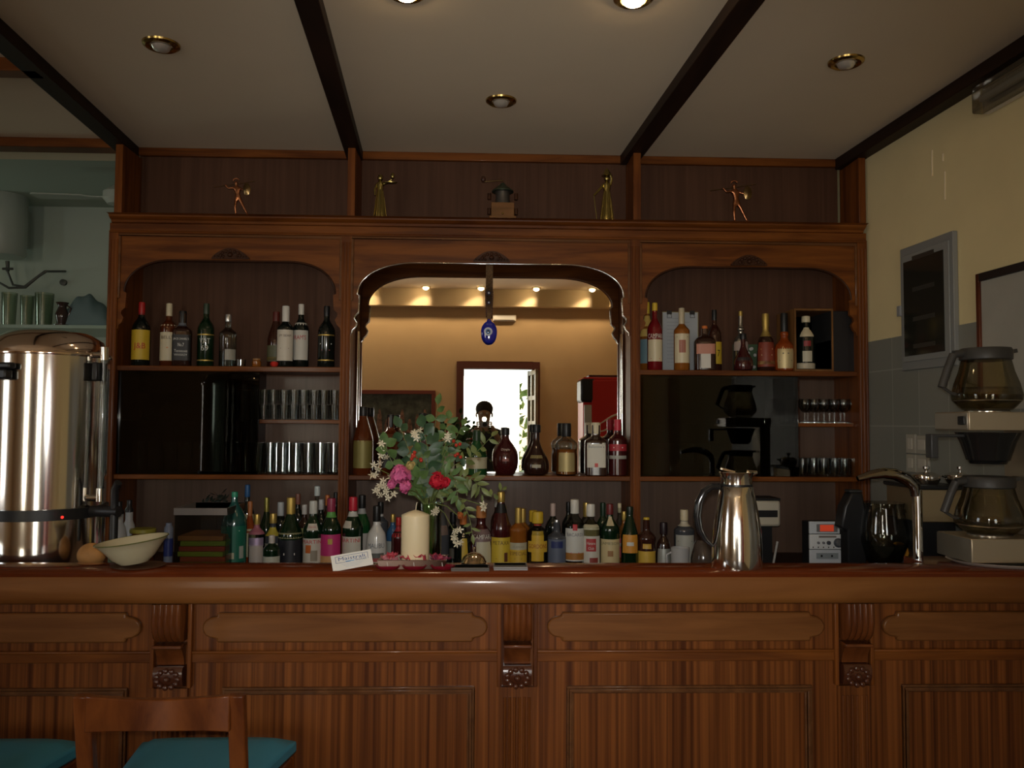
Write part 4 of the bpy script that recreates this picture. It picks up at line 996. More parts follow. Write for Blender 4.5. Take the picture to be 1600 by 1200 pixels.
# little things on the left upper shelf
YY = 3.87
x = ax(374, YY); t = tag(MB().lathe([(.0001, .004), (.020, .004), (.022, .035), (.0235, .035), (.0215, 0), (.0001, 0)], (x, YY, U), 18).build('small_glass', TG), 'tiny low clear glass beside the clear bottle', 'glass')
x = ax(399, YY); t = thing('liqueur_miniature', 'tiny amber jar lying low mid left upper shelf', 'jar', (x, YY, U))
MB().lathe([(.0001, 0), (.018, 0), (.021, .006), (.021, .026), (.016, .032), (.0001, .032)], (x, YY, U), 18).build('jar_body', G['gold'], t)
MB().lathe([(.017, .032), (.017, .040), (.0001, .040)], (x, YY, U), 18).build('lid', cm((.3, .15, .05)), t)
x = ax(427, 3.845); t = tag(MB().lathe([(.0001, 0), (.010, .0), (.017, .008), (.019, .016), (.014, .024), (.0001, .026)], (x, 3.842, U), 18).build('red_ornament', mat('red_enamel', (.5, .03, .02), .3)), 'small red round ornament in front of the brown bottle', 'ornament')
# ================================================================ statuettes on the cornice
SG = []
def soldier(px, py0, py1, m, label, flip=1):
    Y = 3.775; z0 = zdeck; H = az(py0, Y, px) - z0; X = ax(px, Y); s = H/.19
    t = thing('soldier_statuette', label, 'statuette', (X, Y, z0))
    def p(x, y, z, r): return (X+x*s, Y+y*s, z0+z*s, r*s)
    N = [p(0,0,.095,.011), p(-.002,0,.115,.010), p(-.006,0,.138,.014), p(-.008,0,.152,.006), p(-.010,-.002,.166,.010), p(-.010,-.002,.176,.008),
         p(-.026,-.004,.143,.006), p(-.045,-.006,.138,.0048), p(-.058,-.008,.152,.0042), p(-.062,-.008,.157,.005),
         p(.012,-.004,.140,.006), p(.026,-.010,.130,.0048), p(.038,-.012,.136,.0046),
         p(-.010,.0,.085,.0085), p(-.012,-.004,.050,.0062), p(-.008,.0,.012,.0042), p(-.012,-.008,.004,.0042),
         p(.012,.0,.084,.0085), p(.028,.0,.050,.0062), p(.046,.002,.016,.0042), p(.054,-.006,.004,.0042)]
    E = [(0,1),(1,2),(2,3),(3,4),(4,5),(2,6),(6,7),(7,8),(8,9),(2,10),(10,11),(11,12),(0,13),(13,14),(14,15),(15,16),(0,17),(17,18),(18,19),(19,20)]
    skin_obj('figure', N, E, m, t, 2)
    c = MB()
    for k in range(9):
        a = PI*.15+PI*.8*k/8; c.ball((X+(-.010+.014*math.cos(a))*s, Y-.002*s, z0+(.178+.012*math.sin(a))*s), .0042*s, 8, 5)
    c.build('helmet_crest', m, t)
    sp = MB().tube([(X-.118*s, Y-.006*s, z0+.143*s), (X+.085*s, Y-.012*s, z0+.174*s)], .0016*s, 6); sp.build('spear', BRONZE, t)
    sh = MB(); M_2 = Matrix.Rotation(PI/2, 3, 'X') @ Matrix.Rotation(.0, 3, 'Y')
    sh.lathe([(.0001, .006*s), (.016*s, .005*s), (.030*s, .0), (.030*s, -.002*s), (.0001, .003*s)], (X+.046*s, Y-.014*s, z0+.134*s), 24, sx=.62, M=M_2)
    sh.build('shield', BRONZE, t)
    MB().lathe([(.0001, 0), (.03*s, 0), (.03*s, .004*s), (.0001, .004*s)], (X+.02*s, Y, z0), 20, sx=1.6).build('base', BRONZE, t)
soldier(364, 279, 331, COPPER, 'copper warrior statuette with spear and shield on left part of the cornice')
soldier(1153, 283, 336, COPPER, 'copper warrior statuette with crest and spear on right part of the cornice')
def maiden(px, py0, kind, label):
    Y = 3.775; z0 = zdeck; H = az(py0, Y, px)-z0; X = ax(px, Y); s = H/.2
    t = thing('maiden_statuette', label, 'statuette', (X, Y, z0))
    BR = mat('olive_brass', (.38, .30, .10), .25, 1)
    MB().lathe([(.0001, 0), (.026, 0), (.027, .004), (.022, .03), (.018, .07), (.014, .105), (.012, .120), (.015, .138), (.014, .150), (.006, .157), (.005, .162)], (X, Y, z0), 20, sx=s, sy=s*.8, M=Matrix.Diagonal((1, 1, s))).build('robed_figure', BR, t)
    fo = MB()
    for k in range(9):
        a = 2*PI*k/9; fo.tube([(X+.026*s*math.cos(a), Y+.021*s*math.sin(a), z0+.004), (X+.018*s*math.cos(a+.1), Y+.014*s*math.sin(a+.1), z0+.07*s), (X+.010*s*math.cos(a), Y+.008*s*math.sin(a), z0+.118*s)], .0032*s, 6)
    fo.build('robe_folds', BR, t)
    MB().ball((X, Y, z0+.170*s), .0115*s, 14, 10, sz=1.2).ball((X, Y+.005*s, z0+.176*s), .011*s, 10, 8).build('head', BR, t)
    if kind == 0:
        ar = [(X+.013*s, Y, z0+.145*s), (X+.030*s, Y-.01*s, z0+.148*s), (X+.048*s, Y-.012*s, z0+.160*s)]
        MB().tube(ar, [.006*s, .005*s, .004*s], 8).build('arm', BR, t)
        MB().tube([(X-.013*s, Y, z0+.145*s), (X-.022*s, Y-.004*s, z0+.12*s), (X-.020*s, Y-.006*s, z0+.095*s)], [.006*s, .005*s, .004*s], 8).build('arm', BR, t)
        MB().lathe([(.0001, 0), (.028*s, .003*s), (.030*s, .006*s), (.0001, .005*s)], (X+.042*s, Y-.012*s, z0+.143*s), 18, sy=.5).ball((X+.052*s, Y-.012*s, z0+.176*s), .009*s, 10, 8, sz=1.5).build('held_dish', BR, t)
    else:
        MB().tube([(X-.013*s, Y, z0+.145*s), (X-.030*s, Y-.006*s, z0+.125*s), (X-.052*s, Y-.012*s, z0+.100*s)], [.006*s, .0045*s, .004*s], 8).build('arm', BR, t)
        MB().tube([(X+.013*s, Y, z0+.145*s), (X+.018*s, Y-.008*s, z0+.165*s), (X+.012*s, Y-.01*s, z0+.185*s)], [.006*s, .0045*s, .004*s], 8).build('arm', BR, t)
        MB().tube([(X-.052*s, Y-.012*s, z0+.100*s), (X-.040*s, Y-.012*s, z0+.002)], .002*s, 6).build('staff', BR, t)
        MB().lathe([(.0001, 0), (.022*s, .002*s), (.018*s, .006*s), (.010*s, .02*s), (.004*s, .03*s), (.0001, .034*s)], (X, Y, z0+.178*s), 18).build('headdress', BR, t)
maiden(589, 267, 0, 'brass robed maiden statuette holding out a dish, left of the coffee mill')
maiden(948, 267, 1, 'brass robed maiden statuette with staff, right of the coffee mill')
# antique coffee mill
Y = 3.775; X = ax(783, Y); z0 = zdeck; s = (az(276, Y)-z0)/.185
t = thing('coffee_mill', 'small antique coffee mill with crank on the middle of the cornice', 'coffee mill', (X, Y, z0))
q = lambda z: z0+z*s
MB().box(X-.048*s, X+.048*s, Y-.034*s, Y+.034*s, q(.010), q(.068)).box(X-.056*s, X+.056*s, Y-.040*s, Y+.040*s, q(0), q(.010)).build('drawer_box', wood('mill_wood', (.16, .07, .02), (.25, .11, .035), (4, 4, 30), .4), t, bevel=.002)
MB().ball((X, Y-.038*s, q(.02)), .005*s, 10, 6).build('drawer_knob', BRASS, t)
MB().lathe([(.034*s, 0), (.030*s, .02*s), (.030*s, .05*s), (.034*s, .052*s)], (X, Y, q(.068)), 20).build('grinding_drum', mat('dull_iron', (.14, .13, .12), .35, .8), t)
MB().lathe([(.046*s, 0), (.046*s, .004*s), (.034*s, .014*s), (.014*s, .030*s), (.008*s, .038*s), (.0001, .040*s)], (X, Y, q(.120)), 24).build('domed_cover', mat('green_bronze', (.05, .07, .045), .4, .6), t)
MB().tube([(X, Y, q(.158)), (X, Y, q(.170)), (X-.04*s, Y-.004, q(.166)), (X-.078*s, Y-.006, q(.162))], .003*s, 8).build('crank', BRONZE, t)
MB().ball((X-.082*s, Y-.006, q(.172)), .010*s, 10, 8, sz=1.4).build('crank_knob', mat('dark_knob', (.05, .02, .012), .3), t)
for sx in (-1, 1):
    for zz in (.085, .022): MB().lathe([(.0001, 0), (.008*s, 0), (.008*s, .026*s), (.0001, .026*s)], (X+sx*.056*s, Y-.01*s, q(zz)), 12).build('side_bracket', MAHOG_D, t)
# evil eye charm hung from the arch
Y = 3.935; X = ax(763, Y); zt = az(398, Y)
t = thing('evil_eye_charm', 'beaded hanging charm ending in a blue glass eye before the mirror', 'charm', (X, Y, az(500, Y)))
b = MB().box(X-.017, X+.017, Y-.003, Y+.003, az(468, Y), zt); 
b.prism([(X-.017, az(468, Y)), (X-.009, az(500, Y)), (X+.009, az(500, Y)), (X+.017, az(468, Y))], Y-.003, Y+.003)
b.build('woven_strap', mat('woven_strap', (.16, .085, .035), .85, bump=.5, vscale=200, var=.5), t, bevel=.002)
bd = MB(); random.seed(2)
for k in range(26):
    zz = az(455+k*1.5, Y); sd = 1 if k % 2 else -1; bd.ball((X+sd*(.017-.0002*k), Y-.002, zz), .004, 8, 5)
bd.build('beads', mat('brown_beads', (.11, .05, .03), .35), t)
for (py, r) in ((458, .009), (473, .008)):
    e = MB().ball((X-.002, Y-.004, az(py, Y)), r, 14, 8, sy=.5).build('small_eye', cm((.04, .04, .10)), t)
    MB().ball((X-.002, Y-.004-r*.4, az(py, Y)), r*.5, 12, 6, sy=.4).build('small_pupil', cm(WHITE), e)
zc = az(519, Y); yc = Y
BL = mat('cobalt_glass', (.008, .015, .30), .06, coat=1)
e = MB().ball((X, yc, zc), .0385, 28, 18, sz=1.40, sy=.26).build('glass_eye', BL, t)
MB().tube([(X-.01, yc, zc+.052), (X, yc, zc+.062), (X+.01, yc, zc+.052)], .004, 8).build('hanging_loop', BL, t)
for r, col, dy in ((.0205, (.62, .66, .72), .0090), (.012, (.10, .20, .42), .0116), (.006, (.01, .01, .02), .0138)):
    MB().lathe([(.0001, .003), (r*.7, .0025), (r, 0), (.0001, 0)], (X-.004, yc-dy, zc+.002), 24, M=Matrix.Rotation(PI/2, 3, 'X')).build('eye_ring', mat('eye_%d' % (r*10000), col, .12, coat=.5), e)
# ================================================================ on the bar
# urn
YU_ = 2.80; XU = ax(74, YU_); RU = .182
def zu(y): return az(y, YU_-RU*.6, 300)
zb0 = WZ
t = thing('hot_water_urn', 'large polished steel hot water urn with domed lid and black band', 'urn', (XU, YU_, WZ))
zlid = az(556, YU_-RU); zrim = az(556, YU_-RU); zbase = az(868, YU_-RU); ztopu = az(524, YU_)
MB().lathe([(.0001, 0), (RU+.012, 0), (RU+.014, .012), (RU+.006, .020), (RU+.006, .030), (RU+.010, .034), (RU+.010, .040), (RU, .048), (RU, zrim-zb0), (.0001, zrim-zb0)], (XU, YU_, zb0), 72).build('steel_body', STEEL, t)
h = ztopu-zrim
MB().lathe([(RU+.006, -.006), (RU+.008, 0), (RU+.006, .006), (RU-.004, .006), (RU-.006, h*.25), (RU-.020, h*.60), (RU-.060, h*.90), (RU-.12, h*.99), (.0001, h)], (XU, YU_, zrim), 72).build('domed_lid', mat('warm_polished_steel', (.80, .66, .56), .10, 1), t)
z1, z0_ = az(800, YU_-RU), az(817, YU_-RU)
MB().lathe([(RU+.001, z0_-zb0), (RU+.010, z0_-zb0), (RU+.010, z1-zb0), (RU+.001, z1-zb0)], (XU, YU_, zb0), 72).build('black_band', BLACKP, t)
MB().ball((ax(101, YU_-RU-.01), YU_-RU-.006, az(810, YU_-RU-.01)), .0045, 10, 6).build('pilot_lamp', mat('red_lamp', (.6, .02, .01), .3, emit=(1, .03, .02), es=1.6), t)
a = -PI/2-.28
hx, hy = XU+(RU+.012)*math.cos(a), YU_+(RU+.012)*math.sin(a)
MB().obox((hx, hy-.006, az(578, YU_-RU)), (.105, .028, .020), rz=-.26).obox((hx+.006, hy-.010, az(591, YU_-RU)), (.070, .030, .032), rz=-.26).build('handle', BLACKP, t, bevel=.006)
# level gauge
gx, gy = ax(160, YU_-.06), YU_-.06
MB().tube([(gx, gy, az(565, gy)), (gx, gy, az(775, gy))], .011, 16).build('gauge_tube', glass('gauge_glass', (.55, .6, .6), .9, .03, .4), t)
MB().tube([(gx, gy, az(765, gy)), (gx, gy, az(785, gy))], .014, 16).tube([(gx-.10, gy, az(780, gy)), (gx, gy, az(780, gy))], .011, 12).build('gauge_fitting', CHROME, t)
MB().tube([(gx, gy, az(548, gy)), (gx, gy, az(568, gy))], .013, 16).tube([(gx-.06, gy, az(560, gy)), (gx, gy, az(560, gy))], .010, 12).build('gauge_top', CHROME, t)
MB().box(gx-.026, gx-.008, gy-.03, gy+.03, az(600, gy), az(572, gy)).build('side_handle', BLACKP, t, bevel=.004)
MB().tube([(XU+RU, YU_-.06, az(800, gy)), (gx+.07, YU_-.08, az(800, gy))], .018, 12).build('tap_body', BLACKP, t)
MB().tube([(gx+.055, YU_-.08, az(800, gy)), (gx+.055, YU_-.08, az(765, gy)), (gx+.07, YU_-.09, az(755, gy))], .012, 10).build('tap_lever', BLACKP, t)
MB().tube([(gx+.055, YU_-.08, az(802, gy)), (gx+.055, YU_-.08, az(850, gy))], .013, 12).build('tap_spout', BLACKP, t)
# cream bowl on a plate
YB_ = 2.478; XB = ax(216, YB_)
t = tag(MB().lathe([(.0001, 0), (.06, 0), (.074, .004), (.076, .006), (.06, .004), (.0001, .003)], (XB+.012, YB_+.0, ZT+.0004), 40).build('dessert_plate', mat('brown_glaze', (.14, .07, .04), .2)), 'flat brown glazed plate under the tilted cream bowl', 'plate')
t = thing('cream_bowl', 'shallow cream enamel bowl with green rim, tipped on its plate', 'bowl', (XB, YB_, ZT+.006))
Mt = Matrix.Rotation(math.radians(-7), 3, 'Y') @ Matrix.Rotation(math.radians(2), 3, 'X')
cz = ZT+.0125
MB().lathe([(.0001, .004), (.034, .004), (.056, .022), (.078, .050), (.094, .066), (.100, .068), (.101, .0655), (.096, .062), (.081, .046), (.060, .018), (.038, 0), (.0001, 0)], (XB, YB_, cz), 48, M=Mt).build('bowl_body', mat('cream_enamel', (.56, .50, .33), .3, coat=.3), t)
MB().tube([tuple(Vector((XB, YB_, cz)) + Mt @ Vector((.1005*math.cos(2*PI*k/40), .1005*math.sin(2*PI*k/40), .0670))) for k in range(40)], .0017, 6, True).build('green_rim', cm((.10, .11, .03)), t)
# sliced loaf end behind the bowl
X = ax(142, 2.60); t = tag(MB().ball((X, 2.63, az(868, 2.63)-.0), .038, 20, 12, sx=1.1).build('bread_roll', mat('bread_crust', (.42, .20, .06), .7, var=.25, vscale=20)), 'golden bread roll between the urn foot and the cream bowl', 'bread')
# hotel card
p0, p1, p2, p3 = [at(*q, Yq) for q, Yq in (((520.5, 893.5), 2.412), ((583.5, 882), 2.440), ((582, 854), 2.452), ((516.5, 869), 2.424))]
p2 = p1+p3-p0
n = (p1-p0).cross(p3-p0).normalized(); th = n*-.0008
t = thing('hotel_card', 'white hotel card with blue lettering propped at the bar front edge', 'card', tuple(p0))
b = MB().add([p0, p1, p2, p3, p0+th, p1+th, p2+th, p3+th], [(0,1,2,3), (7,6,5,4), (0,4,5,1), (1,5,6,2), (2,6,7,3), (3,7,4,0)])
cd = b.build('card_sheet', mat('white_card', (.66, .64, .58), .6), t, smooth=False)
ux = (p1-p0).normalized(); uz = (n.cross(ux)).normalized(); 
if uz.z < 0: uz = -uz
W_ = (p1-p0).length; H_ = (p3-p0).length; nn = -n if n.y > 0 else n
o_ = nn*.0010 if nn.y < 0 else -nn*.0010
cc = (p0+p1+p2+p3)/4 + o_
NB = cm((.02, .06, .20)); 
flat_text('Maistrali', cc+uz*H_*.20+ux*W_*.0, W_*.66, H_*.22, NB, cd, ux=ux, uz=uz)
flat_text('hotel', cc+uz*H_*.02+ux*W_*.22, W_*.26, H_*.15, NB, cd, ux=ux, uz=uz)
def strip(c, w_, h_, m, name):
    MB().add([c-ux*w_/2-uz*h_/2, c+ux*w_/2-uz*h_/2, c+ux*w_/2+uz*h_/2, c-ux*w_/2+uz*h_/2], [(0,1,2,3)]).build(name, m, cd, fix=False)
for (dx, dz, w_, h_) in ((0, .37, .80, .022), (-.40, .17, .011, .40), (.40, .17, .011, .40), (-.22, -.03, .36, .022)): strip(cc+ux*W_*dx+uz*H_*dz, W_*w_, H_*h_, NB, 'printed_border')
strip(cc-ux*W_*.05-uz*H_*.0, W_*.22, H_*.05, cm((.10, .30, .55)), 'printed_wave')
for k in range(3): strip(cc-uz*H_*(.15+.09*k), W_*(.55-.1*k), H_*.018, cm((.36, .42, .50)), 'printed_line')
# candle tray with petals
x0, x1 = ax(593, 2.45), ax(700, 2.45); ya, yb = 2.440, 2.548
t = thing('candle_tray', 'low square stone coloured tray holding the thick candle', 'tray', ((x0+x1)/2, (ya+yb)/2, ZT))
ST = mat('pinkish_stone', (.30, .20, .15), .5, var=.15, vscale=20)
zt_ = ZT+.026
b = MB().prism([(x0+.006, ZT), (x1-.006, ZT), (x1, zt_), (x0, zt_)], ya, ya+.008)
b.prism([(x0+.006, ZT), (x1-.006, ZT), (x1, zt_), (x0, zt_)], yb-.008, yb)
b.prism([(x0+.006, ZT), (x0+.014, ZT), (x0+.008, zt_), (x0, zt_)], ya, yb).prism([(x1-.014, ZT), (x1-.006, ZT), (x1, zt_), (x1-.008, zt_)], ya, yb)
b.box(x0+.01, x1-.01, ya+.004, yb-.004, ZT, ZT+.008)
b.build('tray_body', ST, t, bevel=.0015)
XCn = ax(651, 2.495); zc0 = ZT+.0085; zc1 = az(797, 2.495)
t = thing('pillar_candle', 'thick ivory pillar candle with unburnt wick standing in the tray', 'candle', (XCn, 2.495, zc0))
Rc = 43.5*2.495/F/2
ctop = az(806, 2.495)-zc0
MB().lathe([(.0001, 0), (Rc*.98, 0), (Rc, .002), (Rc, ctop), (Rc*.99, ctop+.003), (Rc*.5, ctop+.012), (.0001, ctop+.018)], (XCn, 2.495, zc0), 48).build('wax_body', mat('ivory_wax', (.70, .58, .36), .45, spec=.4), t, sharp=60)
MB().tube([(XCn, 2.495, zc0+ctop+.014), (XCn+.002, 2.495, zc0+ctop+.030), (XCn+.004, 2.495, az(785, 2.495))], .0017, 6).build('wick', cm((.5, .42, .3)), t)
random.seed(9)
PC = [cm((.30, .03, .06), .6), cm((.42, .05, .07), .6), cm((.16, .02, .05), .6), cm((.45, .16, .18), .6)]
for k in range(22):
    side = -1 if k % 2 else 1
    x = XCn+side*random.uniform(Rc*1.02+.012, Rc+.052); y = random.uniform(ya+.022, yb-.022); z = ZT+.016+random.uniform(0, .014)
    if k > 17: x = XCn + (k-19.5)*.018; y = ya+.018; z = zt_ +.002
    b = MB(); r = .013; vs = []; 
    M3 = Matrix.Rotation(random.uniform(0, 6), 3, 'Z') @ Matrix.Rotation(random.uniform(-.9, .9), 3, 'X')
    for j in range(5):
        for i in range(5):
            u, v = (i-2)/2, (j-2)/2; f = 1-.35*abs(v)
            vs.append(tuple(Vector((x, y, z)) + M3 @ Vector((u*r*f, v*r, .5*r*(u*u)+.3*r*math.sin(v*3)))))
    b.add(vs, [(j*5+i, j*5+i+1, j*5+i+6, j*5+i+5) for j in range(4) for i in range(4)])
    o = b.build('dried_petal', PC[k % 4] if k <= 17 else PC[1], None, fix=False)
    sd = o.modifiers.new('thickness', 'SOLIDIFY'); sd.thickness = .0006
    tag(o, 'dried red and purple petal in the candle tray', 'petal', 'dried petals around the candle') if k <= 17 else tag(o, 'bright red petal lying against the foot of the candle', 'petal', 'bright petals before the candle')
# red tealight dishes
for i, (px, la) in enumerate(((609, 'red glass tealight dish nearest the hotel card'), (650, 'red glass tealight dish right before the candle tray'), (694, 'red glass tealight dish nearest the desk bell'))):
    Yd = 2.4285; X = ax(px, Yd); t = thing('tealight_dish', la, 'candle holder', (X, Yd, ZT))
    MB().lathe([(.0001, .002), (.016, .002), (.030, .007), (.036, .0135), (.038, .0135), (.031, .005), (.016, 0), (.0001, 0)], (X, Yd, ZT), 32, sy=.62).build('glass_dish', gm('ruby', (.20, .006, .02), .08, .2), t)
    MB().lathe([(.0001, .011), (.029, .009), (.026, .004), (.0001, .003)], (X, Yd, ZT), 28, sy=.62).build('wax', mat('red_wax', (.30, .02, .04), .4), t)
    MB().tube([(X, Yd, ZT+.008), (X-.002, Yd, ZT+.022)], .0012, 6).build('wick', cm((.55, .5, .45)), t)
# desk bell
Yb = 2.505; X = ax(742, Yb); t = thing('desk_bell', 'shiny brass domed desk bell with push button', 'bell', (X, Yb, ZT))
MB().lathe([(.0001, 0), (.038, 0), (.039, .004), (.034, .007), (.0001, .008)], (X, Yb, ZT), 36).build('base', BLACKP, t)
MB().lathe([(.036, .010), (.039, .011), (.036, .016), (.031, .026), (.020, .035), (.008, .039), (.0001, .040)], (X, Yb, ZT), 40).build('dome', mat('polished_brass', (.90, .72, .50), .13, 1), t)
MB().lathe([(.003, .038), (.003, .048), (.0045, .049), (.0045, .053), (.0001, .055)], (X, Yb, ZT), 14).build('push_button', CHROME, t)
# two shallow metal ashtrays
for px, wpx_, la, c in ((737, 58, 'small dark metal ashtray partly behind the right red dish', (.14, .12, .10)), (799, 52, 'square brushed metal ashtray right of the desk bell', (.30, .28, .26))):
    Ya = 2.452 if px > 760 else 2.436; X = ax(px, Ya); hw = wpx_*Ya/F/2; m_ = mat('ashtray_%d' % px, tuple(v*.6 for v in c), .5, .4)
    q0, q1 = Ya-.028, Ya+.045
    if px < 760: q1 = Ya+.026
    t = thing('ashtray', la, 'ashtray', (X, Ya, ZT))
    MB().box(X-hw, X+hw, q0, q1, ZT, ZT+.004).build('bottom_plate', m_, t)
    b = MB().box(X-hw, X+hw, q0, q0+.004, ZT+.004, ZT+.010).box(X-hw, X+hw, q1-.004, q1, ZT+.004, ZT+.010).box(X-hw, X-hw+.004, q0+.004, q1-.004, ZT+.004, ZT+.010).box(X+hw-.004, X+hw, q0+.004, q1-.004, ZT+.004, ZT+.010)
    b.build('raised_rim', m_, t, bevel=.001)
# thermos jug
Yt = 2.482; X = ax(1150, Yt); t = thing('thermos_jug', 'tall polished steel thermos jug with black handle on the bar', 'jug', (X, Yt, ZT))
def zt2(y): return az(y, Yt, 1150)-ZT
Rt = 77*Yt/F/2
MB().lathe([(.0001, 0), (Rt*.97, 0), (Rt, .004), (Rt, .03), (Rt*1.0, zt2(860)), (Rt*.97, zt2(830)), (Rt*.86, zt2(800)), (Rt*.74, zt2(775)), (Rt*.665, zt2(761)), (Rt*.63, zt2(759)), (.0001, zt2(759))], (X, Yt, ZT), 64).build('steel_body', STEEL, t)
MB().lathe([(Rt*.64, zt2(760)), (Rt*.645, zt2(757)), (Rt*.64, zt2(756))], (X, Yt, ZT), 48).build('neck_gasket', BLACKP, t)
b = MB().lathe([(Rt*.63, zt2(757)), (Rt*.62, zt2(748)), (Rt*.66, zt2(741)), (Rt*.70, zt2(738)), (Rt*.68, zt2(737)), (Rt*.3, zt2(737)-.002), (.0001, zt2(737)-.002)], (X, Yt, ZT), 48)
b.tube([(X+Rt*.5, Yt, ZT+zt2(741)), (X+Rt*.85, Yt, ZT+zt2(738))], [.014, .006], 10).obox((X-Rt*.35, Yt, ZT+zt2(735)), (.04, .02, .006), ry=.25)
b.build('steel_collar', STEEL, t)
pth = [(1125, 760), (1112, 760), (1100, 768), (1092, 785), (1089, 806), (1093, 828), (1102, 843), (1113, 853)]
MB().tube([(ax(a_, Yt, b_), Yt, az(b_, Yt, a_)) for a_, b_ in pth], [.010, .011, .012, .012, .012, .011, .009, .006], 12).build('handle', mat('gloss_black', (.012, .012, .013), .15, coat=.5), t)
# tall curved tap at the work counter
Yp = 2.63; X = ax(1431, Yp); t = thing('counter_tap', 'curved chrome water tap rising behind the bar top', 'tap', (X, Yp, WZ))
MB().tube([(X, Yp, WZ), (X, Yp, az(765, Yp, 1431))], 7.5*Yp/F, 24).lathe([(.03, 0), (.03, .012), (.0001, .012)], (X, Yp, WZ), 24).build('column', CHROME, t)
pth = [(1431, 775), (1429, 760), (1416, 748), (1398, 741), (1380, 739), (1360, 742), (1340, 748)]
MB().tube([(ax(a_, Yp, b_), Yp, az(b_, Yp, a_)) for a_, b_ in pth], [.0155, .0185, .020, .019, .017, .014, .009], 20).build('curved_spout', mat('dark_chrome', (.32, .30, .27), .08, 1), t)
# stereo
Ys = 3.62; x0, x1 = ax(1263, Ys), ax(1317, Ys)
def zs(y): return az(y, Ys, 1290)
ZS0 = zs(883)
t = thing('mini_stereo', 'small silver mini stereo with red display on the back counter', 'stereo', ((x0+x1)/2, Ys, zB))
SIL = mat('silver_front', (.62, .66, .70), .4, .0); SIL2 = mat('white_silver_front', (.78, .80, .80), .4, 0)
MB().box(x0+.004, x1-.004, Ys+.012, Ys+.10, zB, zs(817)).build('housing', mat('dark_housing', (.012, .012, .014), .6), t, bevel=.003)
MB().box(x0, x1-.02, Ys, Ys+.012, zs(834), zs(815)).build('tuner_panel', SIL, t, bevel=.002)
MB().box(x0, x1, Ys-.002, Ys+.012, zs(858), zs(835)).build('amplifier_panel', SIL2, t, bevel=.002)
MB().box(x0, x1, Ys, Ys+.012, zB, zs(859)).build('cassette_panel', SIL, t, bevel=.002)
MB().box(ax(1274, Ys), ax(1306, Ys), Ys-.003, Ys, zs(831), zs(819)).build('display_frame', cm((.2, .2, .2)), t)
MB().box(ax(1279, Ys), ax(1300, Ys), Ys-.005, Ys-.003, zs(830), zs(820)).build('display', mat('red_display', (.3, .04, .02), .3, emit=(.8, .08, .03), es=.35), t)
MB().box(ax(1273, Ys), ax(1307, Ys), Ys-.003, Ys, zs(873), zs(864)).build('cassette_door', cm((.30, .34, .36)), t, bevel=.001)
for px in (1281, 1297): MB().box(ax(px, Ys)-.004, ax(px, Ys)+.004, Ys-.004, Ys-.003, zs(870), zs(867)).build('cassette_hub', BLACKP, t)
Mx = Matrix.Rotation(PI/2, 3, 'X')
for px, py, r in ((1307, 848, .0205), (1292, 848, .009), (1284, 848, .0055), (1276, 848, .0055)):
    MB().lathe([(r, 0), (r, .006), (r*.85, .009), (.0001, .009)], (ax(px, Ys), Ys-.002, zs(py)), 24, M=Mx).build('knob', mat('dark_ring', (.10, .11, .13), .3, .4) if r > .006 else cm((.2, .2, .22)), t)
MB().lathe([(.014, 0), (.013, .003), (.0001, .004)], (ax(1307, Ys), Ys-.011, zs(848)), 24, M=Mx).build('volume_face', mat('spun_silver', (.6, .62, .65), .25, .8), t)
for k in range(5): MB().box(ax(1268+8*k, Ys)-.002, ax(1268+8*k, Ys)+.002, Ys-.004, Ys-.002, zs(856), zs(854)).build('button', BLACKP, t)
MB().box(ax(1277, Ys), ax(1304, Ys), Ys-.0035, Ys-.002, zs(840), zs(837)).build('slot', cm((.25, .22, .2)), t)
# black phone-like speaker handle, blender jug with fruit, cream dispenser
zCC = .90
Yj = 3.18; t = thing('black_dispenser', 'tilted tall black plastic container right of the stereo', 'container', (ax(1331, Yj), Yj, zCC))
b = MB().prism([(ax(1322, Yj), zCC), (ax(1352, Yj), zCC), (ax(1352, Yj), az(800, Yj)), (ax(1347, Yj), az(768, Yj)), (ax(1330, Yj), az(768, Yj)), (ax(1318, Yj), az(790, Yj)), (ax(1312, Yj), az(824, Yj)), (ax(1322, Yj), az(828, Yj))], Yj, Yj+.07)
b.build('container_body', BLACKP, t, bevel=.008)
MB().box(ax(1328, Yj), ax(1348, Yj), Yj+.01, Yj+.06, az(768, Yj), az(764, Yj)).build('lid', mat('matt_black', (.02, .02, .02), .6), t, bevel=.003)
Yj = 3.18; X = ax(1378, Yj); t = thing('fruit_jug', 'round clear glass jug half full of dark drink and orange slice', 'jug', (X, Yj, zCC))
Rj = 37*Yj/F; hj = az(783, Yj)-zCC
MB().lathe([(.0001, 0), (Rj*.55, 0), (Rj*.60, .02), (Rj*.45, .05), (Rj*.78, .09), (Rj, .16), (Rj*.98, .20), (Rj*.80, hj-.02), (Rj*.85, hj)], (X, Yj, zCC), 36).build('glass_body', glass('jug_glass', (.62, .62, .55), .9, .04, .45), t)
MB().lathe([(.0001, .055), (Rj*.44, .055), (Rj*.74, .092), (Rj*.93, .145), (.0001, .150)], (X, Yj, zCC), 30).build('dark_drink', mat('dark_drink', (.06, .055, .045), .1), t)
MB().lathe([(.0001, 0), (.035, 0), (.035, .006), (.0001, .006)], (X+.045, Yj-.03, zCC+.12), 20, M=Matrix.Rotation(1.2, 3, 'X')).build('orange_slice', cm((.50, .22, .02)), t)
hp = [(X+Rj*.8, Yj-.02, az(795, Yj)), (X+Rj*1.25, Yj-.03, az(805, Yj)), (X+Rj*1.35, Yj-.03, az(830, Yj)), (X+Rj*.95, Yj-.02, az(848, Yj))]
MB().tube(hp, .006, 10).build('glass_handle', glass('jug_glass', (.62, .62, .55), .9, .04, .45), t)
